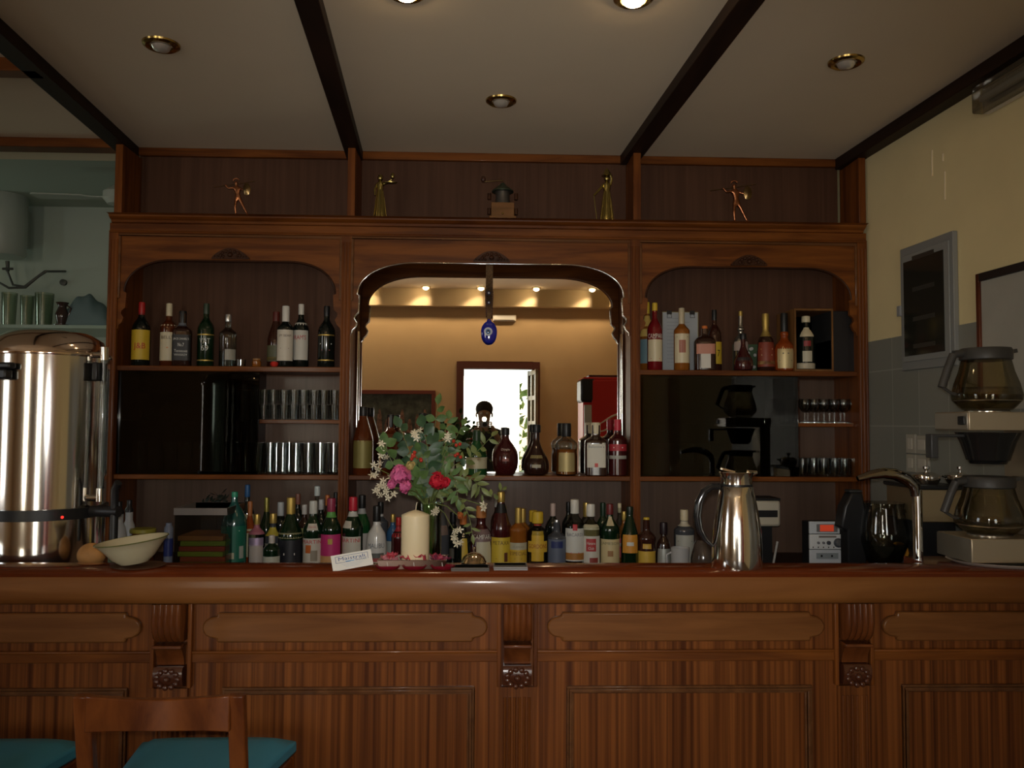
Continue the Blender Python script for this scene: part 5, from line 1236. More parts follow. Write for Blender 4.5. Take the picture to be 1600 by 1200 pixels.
Yj = 3.66; t = thing('drink_dispenser', 'cream coloured coffee dispenser head behind the thermos jug', 'dispenser', (ax(1192, Yj), Yj, zB))
x0, x1 = ax(1160, Yj), ax(1219, Yj)
MB().box(x0, x1, Yj, Yj+.14, az(822, Yj), az(781, Yj)).build('cream_head', mat('cream_plastic', (.46, .42, .33), .4), t, bevel=.012)
MB().box(x0+.01, x1-.016, Yj-.004, Yj, az(807, Yj), az(796, Yj)).build('control_strip', BLACKP, t, bevel=.001)
MB().box(x0, x1-.02, Yj+.06, Yj+.14, zB, az(822, Yj)).build('back_column', BLACKP, t)
MB().box(x0-.0, x1, Yj+.0, Yj+.14, az(781, Yj), az(777, Yj)).build('black_cap', BLACKP, t, bevel=.003)
MB().tube([(ax(1204, Yj), Yj-.02, zB+.02), (ax(1212, Yj), Yj-.01, az(845, Yj))], .005, 8).build('drip_lever', cm((.4, .4, .38)), t)
# white mug, round jar right of the white label bottle
Yj = 3.55; X = ax(1062, Yj); t = thing('white_mug', 'plain white mug in front of the white labelled bottle', 'mug', (X, Yj, zB))
hh = az(855, Yj)-zB
MB().lathe([(.0001, .004), (.034, .004), (.037, hh), (.040, hh), (.038, 0), (.0001, 0)], (X, Yj, zB), 30).build('mug_body', mat('white_glaze', (.42, .42, .42), .25), t)
MB().tube([(X-.038, Yj, zB+hh*.8), (X-.058, Yj, zB+hh*.7), (X-.058, Yj, zB+hh*.35), (X-.037, Yj, zB+hh*.22)], .005, 8).build('handle', mat('white_glaze'), t)
Yj = 3.60; X = ax(1098, Yj); t = thing('brown_jar', 'squat translucent brown jar half behind the thermos handle', 'jar', (X, Yj, zB))
MB().lathe([(.0001, 0), (.048, 0), (.055, .02), (.055, .05), (.04, az(845, Yj)-zB-.01), (.03, az(843, Yj)-zB)], (X, Yj, zB), 30).build('jar_body', gm('taupe', (.10, .075, .06), .1, .2), t)
# left: white squeeze bottles, yellow lidded jar, plastic box
for px, top, rr, la, Yq in ((190, 803, .035, 'white cream bottle with black spray head behind the urn tap', 3.45), (206, 800, .030, 'second white bottle, slimmer, right behind the first', 3.56)):
    X = ax(px, Yq); H = az(top, Yq, px)-zB; t = thing('cream_bottle', la, 'bottle', (X, Yq, zB))
    MB().lathe([(.0001, 0), (rr, 0), (rr*1.03, .01), (rr*1.02, H*.55), (rr*.75, H*.78), (rr*.5, H*.86), (rr*.5, H)], (X, Yq, zB), 26).build('bottle_body', mat('white_milk_plastic', (.40, .41, .42), .35), t)
    MB().lathe([(.0001, H), (rr*.55, H), (rr*.55, H+.012), (rr*.35, H+.022), (rr*.35, H+.05), (.0001, H+.052)], (X, Yq, zB), 16).build('black_nozzle', BLACKP, t)
    v, f = patch([(1, 0), (1, 1)], rr*1.035, H, 0, .15, .45, 1.0, .0006); b = MB().add([(a_+X, b_+Yq, c_+zB) for a_, b_, c_ in v], f); b.build('paper_label', cm((.28, .34, .22)), t, fix=False)
Yq = 3.52; X = ax(228, Yq); t = thing('lidded_jar', 'jar with olive yellow lid behind the cream bowl', 'jar', (X, Yq, zB)); H = az(833, Yq)-zB
MB().lathe([(.0001, 0), (.045, 0), (.048, .01), (.048, H-.01), (.04, H)], (X, Yq, zB), 28).build('jar_body', gm('spice', (.20, .06, .02), .15, .1), t)
MB().lathe([(.049, H), (.052, H+.002), (.052, H+.014), (.049, H+.017), (.0001, H+.017)], (X, Yq, zB), 30).build('lid', cm((.32, .28, .04)), t)
Yq = 3.50; x0, x1 = ax(277, Yq), ax(357, Yq); zt_ = az(795, Yq); z_r = az(806, Yq)
t = thing('plastic_box', 'tall clear plastic box with grey rim left of the sea green bottle', 'box', ((x0+x1)/2, Yq, zB))
PL = glass('box_plastic', (.82, .82, .80), .2, .15, .3)
w3 = .003
MB().box(x0, x1, Yq, Yq+w3, zB, z_r).box(x0, x1, Yq+.25-w3, Yq+.25, zB, z_r).box(x0, x0+w3, Yq+w3, Yq+.25-w3, zB, z_r).box(x1-w3, x1, Yq+w3, Yq+.25-w3, zB, z_r).build('clear_walls', PL, t)
MB().box(x0-.004, x1+.004, Yq-.005, Yq, z_r, zt_).box(x0-.004, x1+.004, Yq+.25, Yq+.255, z_r, zt_).box(x0-.004, x0, Yq, Yq+.25, z_r, zt_).box(x1, x1+.004, Yq, Yq+.25, z_r, zt_).build('rim', mat('grey_rim', (.20, .17, .15), .5), t, bevel=.001)
cols = [(.50, .08, .05), (.36, .46, .05), (.55, .12, .05), (.38, .48, .05), (.52, .10, .05), (.32, .42, .05), (.46, .20, .06)]
for k, c in enumerate(cols):
    z = zB+.001+k*.0218
    if z+.0155 > az(838, Yq)+.004: pass
    o = MB().obox(((x0+x1)/2+.004*((k % 3)-1), Yq+.12, z+.0105), (x1-x0-.022, .20, .0208), rz=.02*((k % 3)-1)).build('napkin_stack', mat('napkin_%d' % k, c, .9), None, bevel=.003)
    tag(o, ('red' if c[0] > c[1]*1.5 else 'lime green')+' folded napkin bundle, '+['bottom', 'second', 'third', 'middle', 'fifth', 'sixth', 'top'][k]+' layer in the clear plastic box', 'napkins', 'napkin bundles in the plastic box')
Yq = 3.50; X = ax(268, Yq); t = thing('blue_can', 'small blue and white can left of the clear plastic box', 'can', (X, Yq, zB)); H = az(818, Yq)-zB
MB().lathe([(.0001, 0), (.016, 0), (.018, .004), (.018, H-.02), (.012, H-.01), (.012, H), (.0001, H)], (X, Yq, zB), 22).build('can_body', cm((.16, .18, .24)), t)
MB().lathe([(.0186, H*.35), (.0186, H*.7)], (X, Yq, zB), 22).build('blue_band', cm((.02, .03, .14)), t, fix=False)
# dark teapot-like bits on the plastic box: a small dark plant behind
Yq = 3.86; X = ax(345, Yq); t = thing('dark_sprig', 'dark dried leafy sprig behind the sea green bottle', 'plant', (X, Yq, zB))
b = MB().tube([(X, Yq, zB), (X-.01, Yq, az(800, Yq))], .004, 6); b.build('stalk', MAHOG_D, t)
b = MB(); random.seed(8)
for k in range(40):
    q = Vector((X-.01+random.gauss(0, .028), Yq+random.gauss(0, .02), az(785, Yq)+random.gauss(0, .02))); n = Vector((random.gauss(0, 1), random.gauss(0, 1), random.gauss(0, 1))).normalized(); u = n.orthogonal().normalized()*.02; v = n.cross(u).normalized()*.007
    b.add([q-u, q+v, q+u, q-v], [(0,1,2,3)])
b.build('leaves', mat('dark_leaf', (.02, .028, .02), .7), t, fix=False)
MB().lathe([(.0001, 0), (.022, 0), (.03, .05), (.03, .055), (.0001, .05)], (X, Yq, zB), 20).build('pot', MAHOG_D, t)
# ================================================================ flower arrangement
YV = 2.66; XV = ax(672, YV)
t = thing('flower_vase', 'clear glass vase of water behind the candle holding the bouquet', 'vase', (XV, YV, WZ))
hv = az(786, YV)-WZ
MB().lathe([(.0001, .006), (.034, .006), (.038, hv*.6), (.036, hv*.85), (.042, hv), (.044, hv), (.038, hv*.85), (.040, hv*.6), (.037, 0), (.0001, 0)], (XV, YV, WZ), 32).build('vase_glass', glass('vase_glass', (.75, .85, .70), .8, .03, .45), t)
MB().lathe([(.0001, .008), (.033, .008), (.036, hv*.6), (.0345, hv*.82), (.0001, hv*.82)], (XV, YV, WZ), 28).build('water', glass('vase_water', (.72, .82, .62), .15, .02, .3), t)
def V2(px, py, Y): p = at(px, py, Y); return Vector((p.x, Y, p.z))
GL = [mat('leaf_mid', (.07, .13, .035), .5, var=.35, vscale=30), mat('leaf_dark', (.028, .065, .028), .45, var=.3, vscale=30), mat('leaf_olive', (.13, .16, .045), .5, var=.3, vscale=30), mat('leaf_sage', (.10, .14, .09), .55)]
def leaf(b, base, d, L, W, curl=.25):
    d = d.normalized(); s_ = d.cross(Vector((random.uniform(-.4, .4), -1, random.uniform(-.4, .4)))).normalized(); n = s_.cross(d)
    vs = []
    prof = [(0, .05), (.2, .7), (.45, 1), (.7, .75), (.9, .3), (1, .02)]
    for t_, w_ in prof:
        c = base + d*L*t_ - n*curl*L*t_*t_
        vs += [c - s_*W*w_ + n*W*.25*w_, c, c + s_*W*w_ + n*W*.25*w_]
    fs = []
    for i in range(len(prof)-1):
        q = i*3; fs += [(q, q+1, q+4, q+3), (q+1, q+2, q+5, q+4)]
    b.add(vs, fs)
def branch(pts, nl, L, W, m, label, start=.3, both=True, spread=1.0, name='leafy_branch', stem=.0018, extra=None, group=None):
    """pts in photo pixels plus depth"""
    P_ = [V2(*p) for p in pts]; root = Vector((XV, YV, WZ+hv*.3)) + Vector((random.uniform(-.012, .012), random.uniform(-.012, .012), 0))
    mouth = Vector((XV+random.uniform(-.018, .018), YV+random.uniform(-.018, .018), WZ+hv))
    path = [root, mouth] + P_
    # refine
    fine = []
    for i in range(len(path)-1):
        p0 = path[max(i-1, 0)]; p1 = path[i]; p2 = path[i+1]; p3 = path[min(i+2, len(path)-1)]
        for k in range(5):
            u = k/5; fine.append(.5*((2*p1)+(-p0+p2)*u+(2*p0-5*p1+4*p2-p3)*u*u+(-p0+3*p1-3*p2+p3)*u*u*u))
    fine.append(path[-1])
    t = thing(name, label, 'foliage', tuple(root), 0, group)
    MB().tube(fine, [stem*(1-.6*i/len(fine)) for i in range(len(fine))], 6).build('stem', GL[2], t)
    b = MB(); n = len(fine)
    for k in range(nl):
        f_ = start+(1-start)*(k+.5)/nl; i = min(n-2, int(f_*(n-1))); c = fine[i]; d = (fine[i+1]-fine[i]).normalized()
        sd = 1 if k % 2 else -1
        perp = d.cross(Vector((0, -1, 0))).normalized()*sd
        dr = d*.5 + perp*spread + Vector((0, random.uniform(-.7, .5), random.uniform(-.4, .3)))
        leaf(b, c, dr, L*random.uniform(.7, 1.2), W*random.uniform(.7, 1.2), random.uniform(0, .4))
    leaf(b, fine[-1], fine[-1]-fine[-2], L, W)
    b.build('leaves', m, t, fix=False)
    if extra: extra(t, fine)
    return t
random.seed(21)
def berries(t, fine):
    b = MB()
    for k in range(9):
        c = fine[-1-(k % 5)]; b.ball(tuple(c+Vector((random.uniform(-.018, .018), random.uniform(-.02, .0), random.uniform(-.02, .012)))), .0058, 10, 7)
    b.build('berries', mat('red_berries', (.40, .03, .015), .2, coat=.5), t)
branch([(668, 740, 2.66), (675, 700, 2.67), (684, 632, 2.69)], 20, .040, .012, GL[0], 'tallest upright sprig of the bouquet rising before the mirrored painting')
branch([(655, 735, 2.62), (640, 705, 2.60), (625, 668, 2.60)], 16, .042, .015, GL[1], 'dark leafed branch leaning left over the amber bottle')
branch([(650, 745, 2.60), (615, 725, 2.58), (602, 692, 2.58)], 12, .036, .017, GL[0], 'round leafed sprig at upper left of the bouquet', spread=1.1)
branch([(668, 730, 2.58), (668, 700, 2.58), (661, 668, 2.60)], 18, .050, .018, GL[1], 'broad dark leafed branch in the middle of the bouquet')
branch([(690, 735, 2.62), (705, 700, 2.64), (722, 665, 2.68)], 20, .036, .010, GL[0], 'fine branch leaning right towards the bright door reflection')
branch([(700, 735, 2.64), (735, 715, 2.66), (768, 682, 2.70)], 16, .034, .009, GL[2], 'pale thin branch reaching right over the green bottle')
branch([(700, 755, 2.60), (730, 745, 2.58), (752, 762, 2.56)], 20, .042, .008, GL[2], 'feathery branch drooping right of the red flower', group=None)
branch([(690, 750, 2.56), (708, 745, 2.55), (716, 780, 2.54)], 18, .045, .009, GL[0], 'narrow leafed branch hanging just right of the vase')
branch([(672, 738, 2.64), (690, 700, 2.66), (700, 655, 2.70)], 18, .038, .012, GL[0], 'upright leafy branch between the tallest sprig and the right side')
branch([(655, 760, 2.60), (645, 752, 2.55), (655, 745, 2.52)], 9, .040, .016, GL[0], 'grey green broad leaves under the pink blossom')
branch([(680, 765, 2.60), (676, 748, 2.56), (668, 742, 2.53)], 9, .040, .016, GL[3], 'grey green broad leaves right over the vase mouth')
branch([(715, 780, 2.56), (732, 805, 2.53), (738, 835, 2.515)], 12, .030, .006, GL[2], 'trailing sprig hanging down above the desk bell')
branch([(665, 730, 2.55), (655, 705, 2.55), (650, 715, 2.54)], 8, .03, .010, GL[0], 'berry sprig with red berries left of centre in the bouquet', extra=berries)
branch([(690, 720, 2.60), (712, 690, 2.62), (722, 715, 2.60)], 8, .03, .010, GL[1], 'berry sprig with red berries at right of the bouquet', extra=berries)
branch([(720, 760, 2.62), (760, 775, 2.66), (785, 765, 2.70)], 9, .026, .006, GL[2], 'long thin tendril reaching right above the broad dark red bottle', stem=.0012)
def blossom(px, py, Y, r, m, label, n=26, name='rose_flower', centre=None):
    c = V2(px, py, Y); t = thing(name, label, 'flower', tuple(c))
    m0 = Vector((XV, YV, WZ+hv*.35)); m1 = Vector((XV+(c.x-XV)*.15, YV-.01, WZ+hv))
    MB().tube([m0, m1, (m1+c)/2+Vector((0, 0, .01)), c+Vector((0, .01, -r*.4))], .002, 6).build('stem', GL[2], t)
    b = MB()
    for k in range(n):
        ring = k/n; el = math.acos(1-1.5*ring); az_ = k*2.399
        d = Vector((math.sin(el)*math.cos(az_), -math.cos(el), math.sin(el)*math.sin(az_)))
        s_ = d.cross(Vector((.3, .2, 1))).normalized(); u_ = s_.cross(d).normalized(); rr = r*(.45+.55*ring)
        ctr = c + d*r*(.25+.55*ring); vs = []; N = 5; tl = .55*math.sin(k*2.1); d = (d + s_*tl*.6 + u_*.5*math.cos(k*1.7)).normalized(); s_ = d.cross(u_).normalized(); u_ = s_.cross(d)
        for j in range(N):
            for i in range(N):
                u, v = (i-2)/2, (j-2)/2; wv = .20*math.sin(4*u+3*v+k*1.3)
                vs.append(ctr + s_*u*rr*.66*(1-.35*v*v) + u_*v*rr*.66 + d*rr*(-.35*(u*u+v*v)+wv))
        b.add(vs, [(j*N+i, j*N+i+1, j*N+i+N+1, j*N+i+N) for j in range(N-1) for i in range(N-1)])
    b.build('petals', m, t, fix=False)
    if centre: MB().ball(tuple(c+Vector((0, -r*.8, 0))), r*.22, 10, 8).build('flower_centre', centre, t)
PK = mat('pink_petal', (.60, .12, .28), .6); RP = mat('crimson_petal', (.50, .012, .03), .6)
blossom(625, 742, 2.50, .034, PK, 'large ruffled pink rose at the left of the bouquet', 30)
blossom(633, 760, 2.49, .024, PK, 'smaller pink rose right below the large one', 22)
blossom(612, 757, 2.51, .018, PK, 'pink bud lowest left beside the white sprays', 14)
blossom(684, 752, 2.49, .028, RP, 'crimson rose right of centre in the bouquet', 26)
blossom(696, 754, 2.50, .020, RP, 'second crimson bloom touching the first on its right', 18)
blossom(719, 806, 2.52, .014, mat('rust_petal', (.35, .09, .02), .6), 'small rusty orange bloom hanging at right of the candle', 12)
blossom(641, 728, 2.53, .018, mat('straw_petal', (.50, .38, .14), .6), 'frayed straw yellow bloom above the pink rose', 14)
WP = mat('jasmine_petal', (.66, .60, .44), .6)
def jasmine(px, py, Y, n, sx, sy, label):
    c = V2(px, py, Y); t = thing('jasmine_spray', label, 'flower', tuple(c))
    m0 = Vector((XV, YV, WZ+hv*.4)); m1 = Vector((XV+(c.x-XV)*.12, YV-.012, WZ+hv))
    MB().tube([m0, m1, (m1+c)/2+Vector((0, -.005, .02)), c], .0014, 6).build('stem', GL[2], t)
    for k in range(n):
        q = c + Vector((random.uniform(-1, 1)*sx, random.uniform(-.02, .01), random.uniform(-1, 1)*sy))
        b = MB(); ax_ = Vector((random.uniform(-1, 1), random.uniform(-1.2, -.2), random.uniform(-.8, .8))).normalized(); u = ax_.orthogonal().normalized(); v = ax_.cross(u)
        b.tube([q-ax_*.014, q], .0012, 5)
        for i in range(5):
            a = 2*PI*i/5; d = (u*math.cos(a)+v*math.sin(a)); s_ = ax_.cross(d).normalized()
            b.add([q, q+d*.007+s_*.003+ax_*.002, q+d*.014, q+d*.007-s_*.003+ax_*.002], [(0, 1, 2, 3)])
        b.build('floret', WP, t, fix=False)
random.seed(31)
jasmine(603, 762, 2.52, 15, .030, .032, 'white jasmine spray spilling left below the pink rose')
jasmine(590, 732, 2.54, 6, .016, .030, 'white jasmine spray at the far left of the bouquet')
jasmine(600, 700, 2.57, 5, .014, .03, 'white jasmine florets high at the left, before the amber bottle')
jasmine(655, 677, 2.58, 5, .016, .016, 'pale florets near the top of the middle branch')
jasmine(700, 681, 2.60, 4, .014, .012, 'pale florets right of the tallest sprig')
jasmine(714, 838, 2.525, 8, .010, .022, 'pale jasmine cluster hanging low beside the candle')
jasmine(757, 790, 2.56, 4, .008, .014, 'small pale florets before the broad dark red bottle')
jasmine(680, 800, 2.53, 4, .012, .010, 'white buds hanging just above the candle on its right')
# ================================================================ coffee brewer at the right end
YM = 2.47; xm0 = ax(1514, YM); xm1 = xm0+.285; dm = .19
CX = ax(1544, YM+.09)
# enamel tray
t = tag(MB().lathe([(.0001, .004), (.20, .004), (.226, .012), (.230, .012), (.205, 0), (.0001, 0)], (ax(1600, 2.53)-.002, 2.555, ZT+.0004), 60, sx=1.0, sy=.62).build('oval_tray', mat('white_melamine', (.62, .55, .48), .3)), 'oval white tray under the coffee brewer at the bar front edge', 'tray')
t = thing('coffee_brewer', 'two tier stainless steel filter coffee brewer at the right end of bar', 'coffee machine', (xm0, YM+dm/2, ZT+.005))
BST = mat('brushed_steel', (.50, .41, .28), .34, .7); BSD = mat('side_steel', (.50, .46, .38), .28, .8)
za, zb_ = ZT+.0135, az(841, YM); zc_, zd = az(668, YM), az(638, YM)
xm1 = min(xm1, RW(YM+dm)-.03)
zf = 0
MB().box(xm0, xm1, YM, YM+dm, za, zb_).build('base_unit', BST, t, bevel=.003)
MB().box(xm0-.0, xm0+.012, YM+.001, YM+dm-.001, za+.002, zb_-.002).move((-.0015, 0, 0)).build('front_plate', mat('grey_front', (.22, .20, .16), .35, .6), t)
MB().box(xm0, xm1, YM, YM+dm, zc_, zd).build('upper_unit', BST, t, bevel=.003)
MB().box(xm0-.003, xm0, YM+.004, YM+dm-.004, zc_+.003, zd-.003).build('front_plate', BSD, t, bevel=.001)
MB().box(xm0-.010, xm0-.003, YM+.012, YM+.045, az(659, YM), az(645, YM)).build('rocker_switch', BLACKP, t, bevel=.002)
MB().box(xm1-.07, xm1, YM+.02, YM+dm-.02, zb_, zc_).build('rear_column', BST, t, bevel=.003)
for z in (zb_, zd): MB().lathe([(.0001, .007), (.062, .007), (.066, .003), (.066, 0)], (CX, YM+dm/2, z), 40).build('hot_plate', mat('plate_steel', (.55, .5, .42), .2, .9), t)
# brew basket
zz1, zz0 = az(671, YM+.09), az(721, YM+.09)
t2 = MB().lathe([(.0001, 0), (.052, 0), (.056, .008), (.062, .012), (.080, (zz1-zz0)*.7), (.094, zz1-zz0), (.0001, zz1-zz0)], (CX, YM+dm/2, zz0), 40).build('brew_basket', mat('basket_black', (.012, .012, .012), .18, coat=.3), t)
xh = ax(1467, YM+.05); zh1 = az(674, YM+.05); zh0 = az(713, YM+.05)
MB().box(xh-.012, CX-.07, YM+.075, YM+.105, zh1-.010, zh1).box(xh-.013, xh+.010, YM+.072, YM+.108, zh0, zh1).build('basket_handle', mat('handle_grey', (.04, .04, .04), .4), t2, bevel=.003)
# carafes
CG = glass('carafe_glass', (.86, .82, .70), .45, .04, .35)
def carafe(zb, ztop, label, water, lid_lift):
    Yq = YM+dm/2; s = (ztop-zb); t = thing('glass_carafe', label, 'carafe', (CX, Yq, zb))
    R0 = 50*Yq/F*1.0
    h1 = s*.84
    MB().lathe([(.0001, .002), (R0*.70, 0), (R0*.80, .008), (R0*1.0, s*.16), (R0*1.02, s*.24), (R0*.94, s*.42), (R0*.80, s*.62), (R0*.70, h1), (R0*.69, h1), (R0*.79, s*.62), (R0*.93, s*.42), (R0*1.0, s*.24), (.0001, .004)], (CX, Yq, zb), 48).build('glass_body', CG, t)
    MB().lathe([(R0*.70, h1-.008), (R0*.76, h1-.004), (R0*.77, s*.96), (R0*.72, s), (.0001, s)], (CX, Yq, zb), 40).obox((CX+R0*.78, Yq, zb+s*.95), (.03, .035, .012), ry=-.2).build('lid_collar', mat('dark_grey_plastic', (.045, .042, .038), .45), t)
    hx = CX-R0*.70
    p = [(hx+.01, Yq, zb+s*.93), (hx-.035, Yq, zb+s*.90), (hx-.052, Yq, zb+s*.70), (hx-.075, Yq, zb+s*.36)]
    b = MB()
    for (a_, c_) in zip(p[:-1], p[1:]): b.tube([a_, c_], .0125, 10)
    b.build('handle', mat('dark_grey_plastic'), t, bevel=.0)
    MB().tube([(hx-.073, Yq, zb+s*.37), (hx-.045, Yq, zb+s*.27), (CX-R0*.96, Yq, zb+s*.25)], .005, 8).build('handle_strap', mat('dark_grey_plastic'), t)
    MB().tube([(CX+R0*.965*math.cos(2*PI*k/40), Yq+R0*.965*math.sin(2*PI*k/40), zb+s*.15) for k in range(40)], .0022, 6, True).build('steel_band', mat('plate_steel'), t)
    if water:
        MB().lathe([(.0001, .006), (R0*.72, .006), (R0*.97, s*.16), (R0*.985, s*.24), (R0*.93, s*.36), (.0001, s*.36)], (CX, Yq, zb), 40).build('water', glass('carafe_water', (.78, .74, .62), .3, .02, .3), t)
carafe(zd+.0075, az(537, YM+.09), 'glass coffee carafe with a little water on the upper hot plate', True, 0)
carafe(zb_+.0075, az(741, YM+.09), 'empty glass coffee carafe on the lower hot plate', False, 1)
# espresso machine behind, with two steel pots
Yq = 3.05; x0, x1 = ax(1436, Yq), RW(Yq+.3)-.03
ZE = .90
t = tag(MB().box(1.30, x1+.005, Yq-.05, 3.40, .0, ZE).build('side_cabinet', MAHOG_D, None, bevel=.004), 'low dark cabinet in the corner under the espresso machine', 'cabinet')
t = thing('espresso_machine', 'steel fronted espresso machine in the right corner behind the tap', 'coffee machine', ((x0+x1)/2, Yq+.12, ZE))
MB().box(x0, x1, Yq, Yq+.26, az(815, Yq), az(762, Yq)).build('steel_front', mat('warm_steel', (.50, .38, .22), .28, .85), t, bevel=.004)
MB().box(x0-.01, x1, Yq-.012, Yq+.27, az(762, Yq), az(756, Yq)).build('top_tray', BLACKP, t, bevel=.003)
MB().box(x0, x1, Yq+.06, Yq+.26, ZE, az(815, Yq)).build('black_body', BLACKP, t, bevel=.003)
MB().box(x0, x1, Yq-.01, Yq+.06, ZE, ZE+.04).build('drip_tray', mat('drip_grey', (.09, .09, .09), .4, .5), t, bevel=.004)
for px, r, la, Y2 in ((1446, .048, 'small steel sugar pot with knob lid, left on espresso machine', Yq+.07), (1499, .056, 'wider steel pot with knob lid, right on espresso machine', Yq+.09)):
    X = ax(px, Y2); zt_ = az(756, Yq); hh = az(735, Y2)-zt_
    t = thing('steel_pot', la, 'pot', (X, Y2, zt_))
    MB().lathe([(.0001, 0), (r*.8, 0), (r, hh*.4), (r*.96, hh*.7), (.0001, hh*.7)], (X, Y2, zt_+.0004), 32).build('pot_body', STEEL, t)
    MB().lathe([(r*1.03, hh*.7), (r*1.0, hh*.78), (r*.6, hh), (.0001, hh*1.05)], (X, Y2, zt_), 32).build('lid', STEEL, t)
    MB().lathe([(.004, hh), (.005, hh+.008), (.012, hh+.014), (.012, hh+.022), (.0001, hh+.026)], (X, Y2, zt_), 18).build('lid_knob', CHROME, t)
    MB().tube([(X-r*.8, Y2, zt_+hh*.5), (X-r*1.3, Y2, zt_+hh*.7), (X-r*1.0, Y2, zt_+hh*.75)], .004, 8).build('handle', CHROME, t)
# ================================================================ right wall fittings
nW = Vector((-1, K, 0)).normalized()           # out of the wall
dW = Vector((K, 1, 0)).normalized()            # along the wall, away
def wall_box(px0, px1, py, zlo, zhi, t0, t1):
    """box on the right wall between the depths where two photo columns meet it"""
    a = on_right(px0, py); c = on_right(px1, py)
    A = Vector((a.x, a.y, 0)); C_ = Vector((c.x, c.y, 0)); b = MB()
    vs = []
    for z in (zlo, zhi):
        for q, tt in ((C_, t0), (A, t0), (A, t1), (C_, t1)):
            p_ = q + nW*tt; vs.append((p_.x, p_.y, z))
    return b.add(vs, [(0,3,2,1),(4,5,6,7),(0,1,5,4),(1,2,6,5),(2,3,7,6),(3,0,4,7)])
def zr_(px, py): return on_right(px, py).z
GF = mat('grey_metal_frame', (.24, .245, .235), .5)
a0, a1 = 1415, 1499
z1, z0 = zr_(1497, 360), zr_(1497, 571)
mid = on_right(1456, 500)
t = thing('fuse_box', 'grey framed electrical panel with dark glass door on the right wall', 'electrical panel', tuple(mid))
t.matrix_basis = Matrix.Translation(mid)
wall_box(a0, a1, 480, z0, z1, .001, .022).build('outer_frame', GF, t, bevel=.003)
wall_box(1420, 1494, 480, z0+.035, z1-.035, .022, .028).build('door_frame', mat('door_grey', (.27, .275, .26), .5), t, bevel=.002)
wall_box(1423, 1486, 480, zr_(1485, 549), zr_(1485, 390), .028, .031).build('dark_glass', mat('dark_door_glass', (.020, .020, .015), .12), t)
wall_box(1411, 1416, 480, zr_(1415, 494), zr_(1415, 478), .004, .03).build('latch', cm((.3, .3, .3)), t, bevel=.001)
for zz in (400, 450, 497, 540):
    zc = zr_(1450, zz); b = wall_box(1437, 1472, 480, zc-.008, zc+.010, .0312, .0316); b.build('breaker_strip', mat('breaker_row', (.045, .042, .035), .3), t)  # rows of breakers in their own tone behind the dark glass
# whiteboard/notice board cut by the frame
t = thing('notice_board', 'large pale board in a dark wooden frame at the right photo edge', 'board', tuple(on_right(1560, 480))); t.matrix_basis = Matrix.Translation(on_right(1560, 480))
z1, z0 = zr_(1537, 440), zr_(1537, 640)
pa, pb = 1534, 1760
wall_box(pa, pb, 480, z0, z1, .002, .010).build('board_sheet', mat('pale_board', (.42, .41, .36), .45, var=.05), t)
FRW = wood('frame_redwood', (.06, .015, .008), (.16, .04, .015), (20, 3, 4), .35)
wall_box(pa-1.5, pa+3.5, 480, z0, z1+.03, .002, .020).build('frame_stile', FRW, t, bevel=.002)
wall_box(pa+3.6, pb, 480, z1, z1+.03, .002, .020).build('frame_rail', mat('frame_dark', (.02, .012, .010), .5), t, bevel=.002)
# fluorescent fitting high on the wall
t = thing('batten_light', 'unlit clear covered batten light high on right wall at photo edge', 'wall light', tuple(on_right(1580, 150))); t.matrix_basis = Matrix.Translation(on_right(1580, 150))
z1, z0 = zr_(1560, 132), zr_(1560, 172)
wall_box(1546, 1750, 150, z0, z1, .002, .03).build('backplate', mat('white_plastic', (.75, .72, .66), .4), t, bevel=.004)
wall_box(1547, 1748, 150, z0-.004, z1+.002, .03, .075).build('clear_cover', glass('ribbed_cover', (.72, .70, .64), .5, .15, .4), t, bevel=.008)
wall_box(1552, 1745, 150, (z0+z1)/2-.013, (z0+z1)/2+.013, .035, .06).build('tube', cm((.55, .54, .5)), t, bevel=.008)
# sockets and switches
SW = mat('switch_plate', (.40, .37, .30), .4)
for i, (pa, pb, py0, py1, la) in enumerate(((1421, 1435.5, 678, 708, 'upper left beige wall switch above the steel pots'), (1437, 1456, 680, 709, 'upper right beige wall socket above the steel pots'),
                                (1421, 1435.5, 709, 737, 'lower left beige wall switch above the steel pots'), (1437, 1456, 710, 738, 'lower right beige wall socket above the steel pots'))):
    c = on_right((pa+pb)/2, (py0+py1)/2); t = thing('wall_switch', la, 'switch', tuple(c)); t.matrix_basis = Matrix.Translation(c)
    z1, z0 = zr_(pa, py0), zr_(pa, py1)
    wall_box(pa, pb, 700, z0+.001, z1-.001, .0065, .016).build('plate', SW, t, bevel=.002)
    wall_box(pa+4, pb-4, 700, z0+.018, z1-.018, .016, .020).build('rocker', mat('switch_rocker', (.52, .48, .40), .35), t, bevel=.001)
# ================================================================ kitchen through the opening
YK_ = 5.45
zsf = az(521, YK_)
ks = tag(MB().box(-4.6, CXL+.0-.01, 5.2, KY-.001, zsf-.02, zsf).build('wall_shelf', mat('green_glass_shelf', (.32, .42, .34), .2)), 'long pale green shelf on the kitchen wall seen left', 'shelf')
for px, h_, r_, la in ((8, 466, .045, 'leftmost hazy glass jar on the kitchen shelf'), (36, 470, .04, 'middle hazy glass jar on the kitchen shelf'), (63, 466, .055, 'widest hazy glass jar on the kitchen shelf')):
    X = ax(px, YK_); hh = az(h_, YK_)-zsf
    o = MB().lathe([(.0001, .005), (r_*.8, .005), (r_*.9, hh*.5), (r_, hh), (r_*1.03, hh), (r_*.94, hh*.5), (r_*.85, 0), (.0001, 0)], (X, YK_, zsf), 26).build('glass_jar', glass('hazy_glass', (.80, .84, .78), .35, .12, .3)); tag(o, la, 'jar')
X = ax(89, 5.25); Yk = 5.27
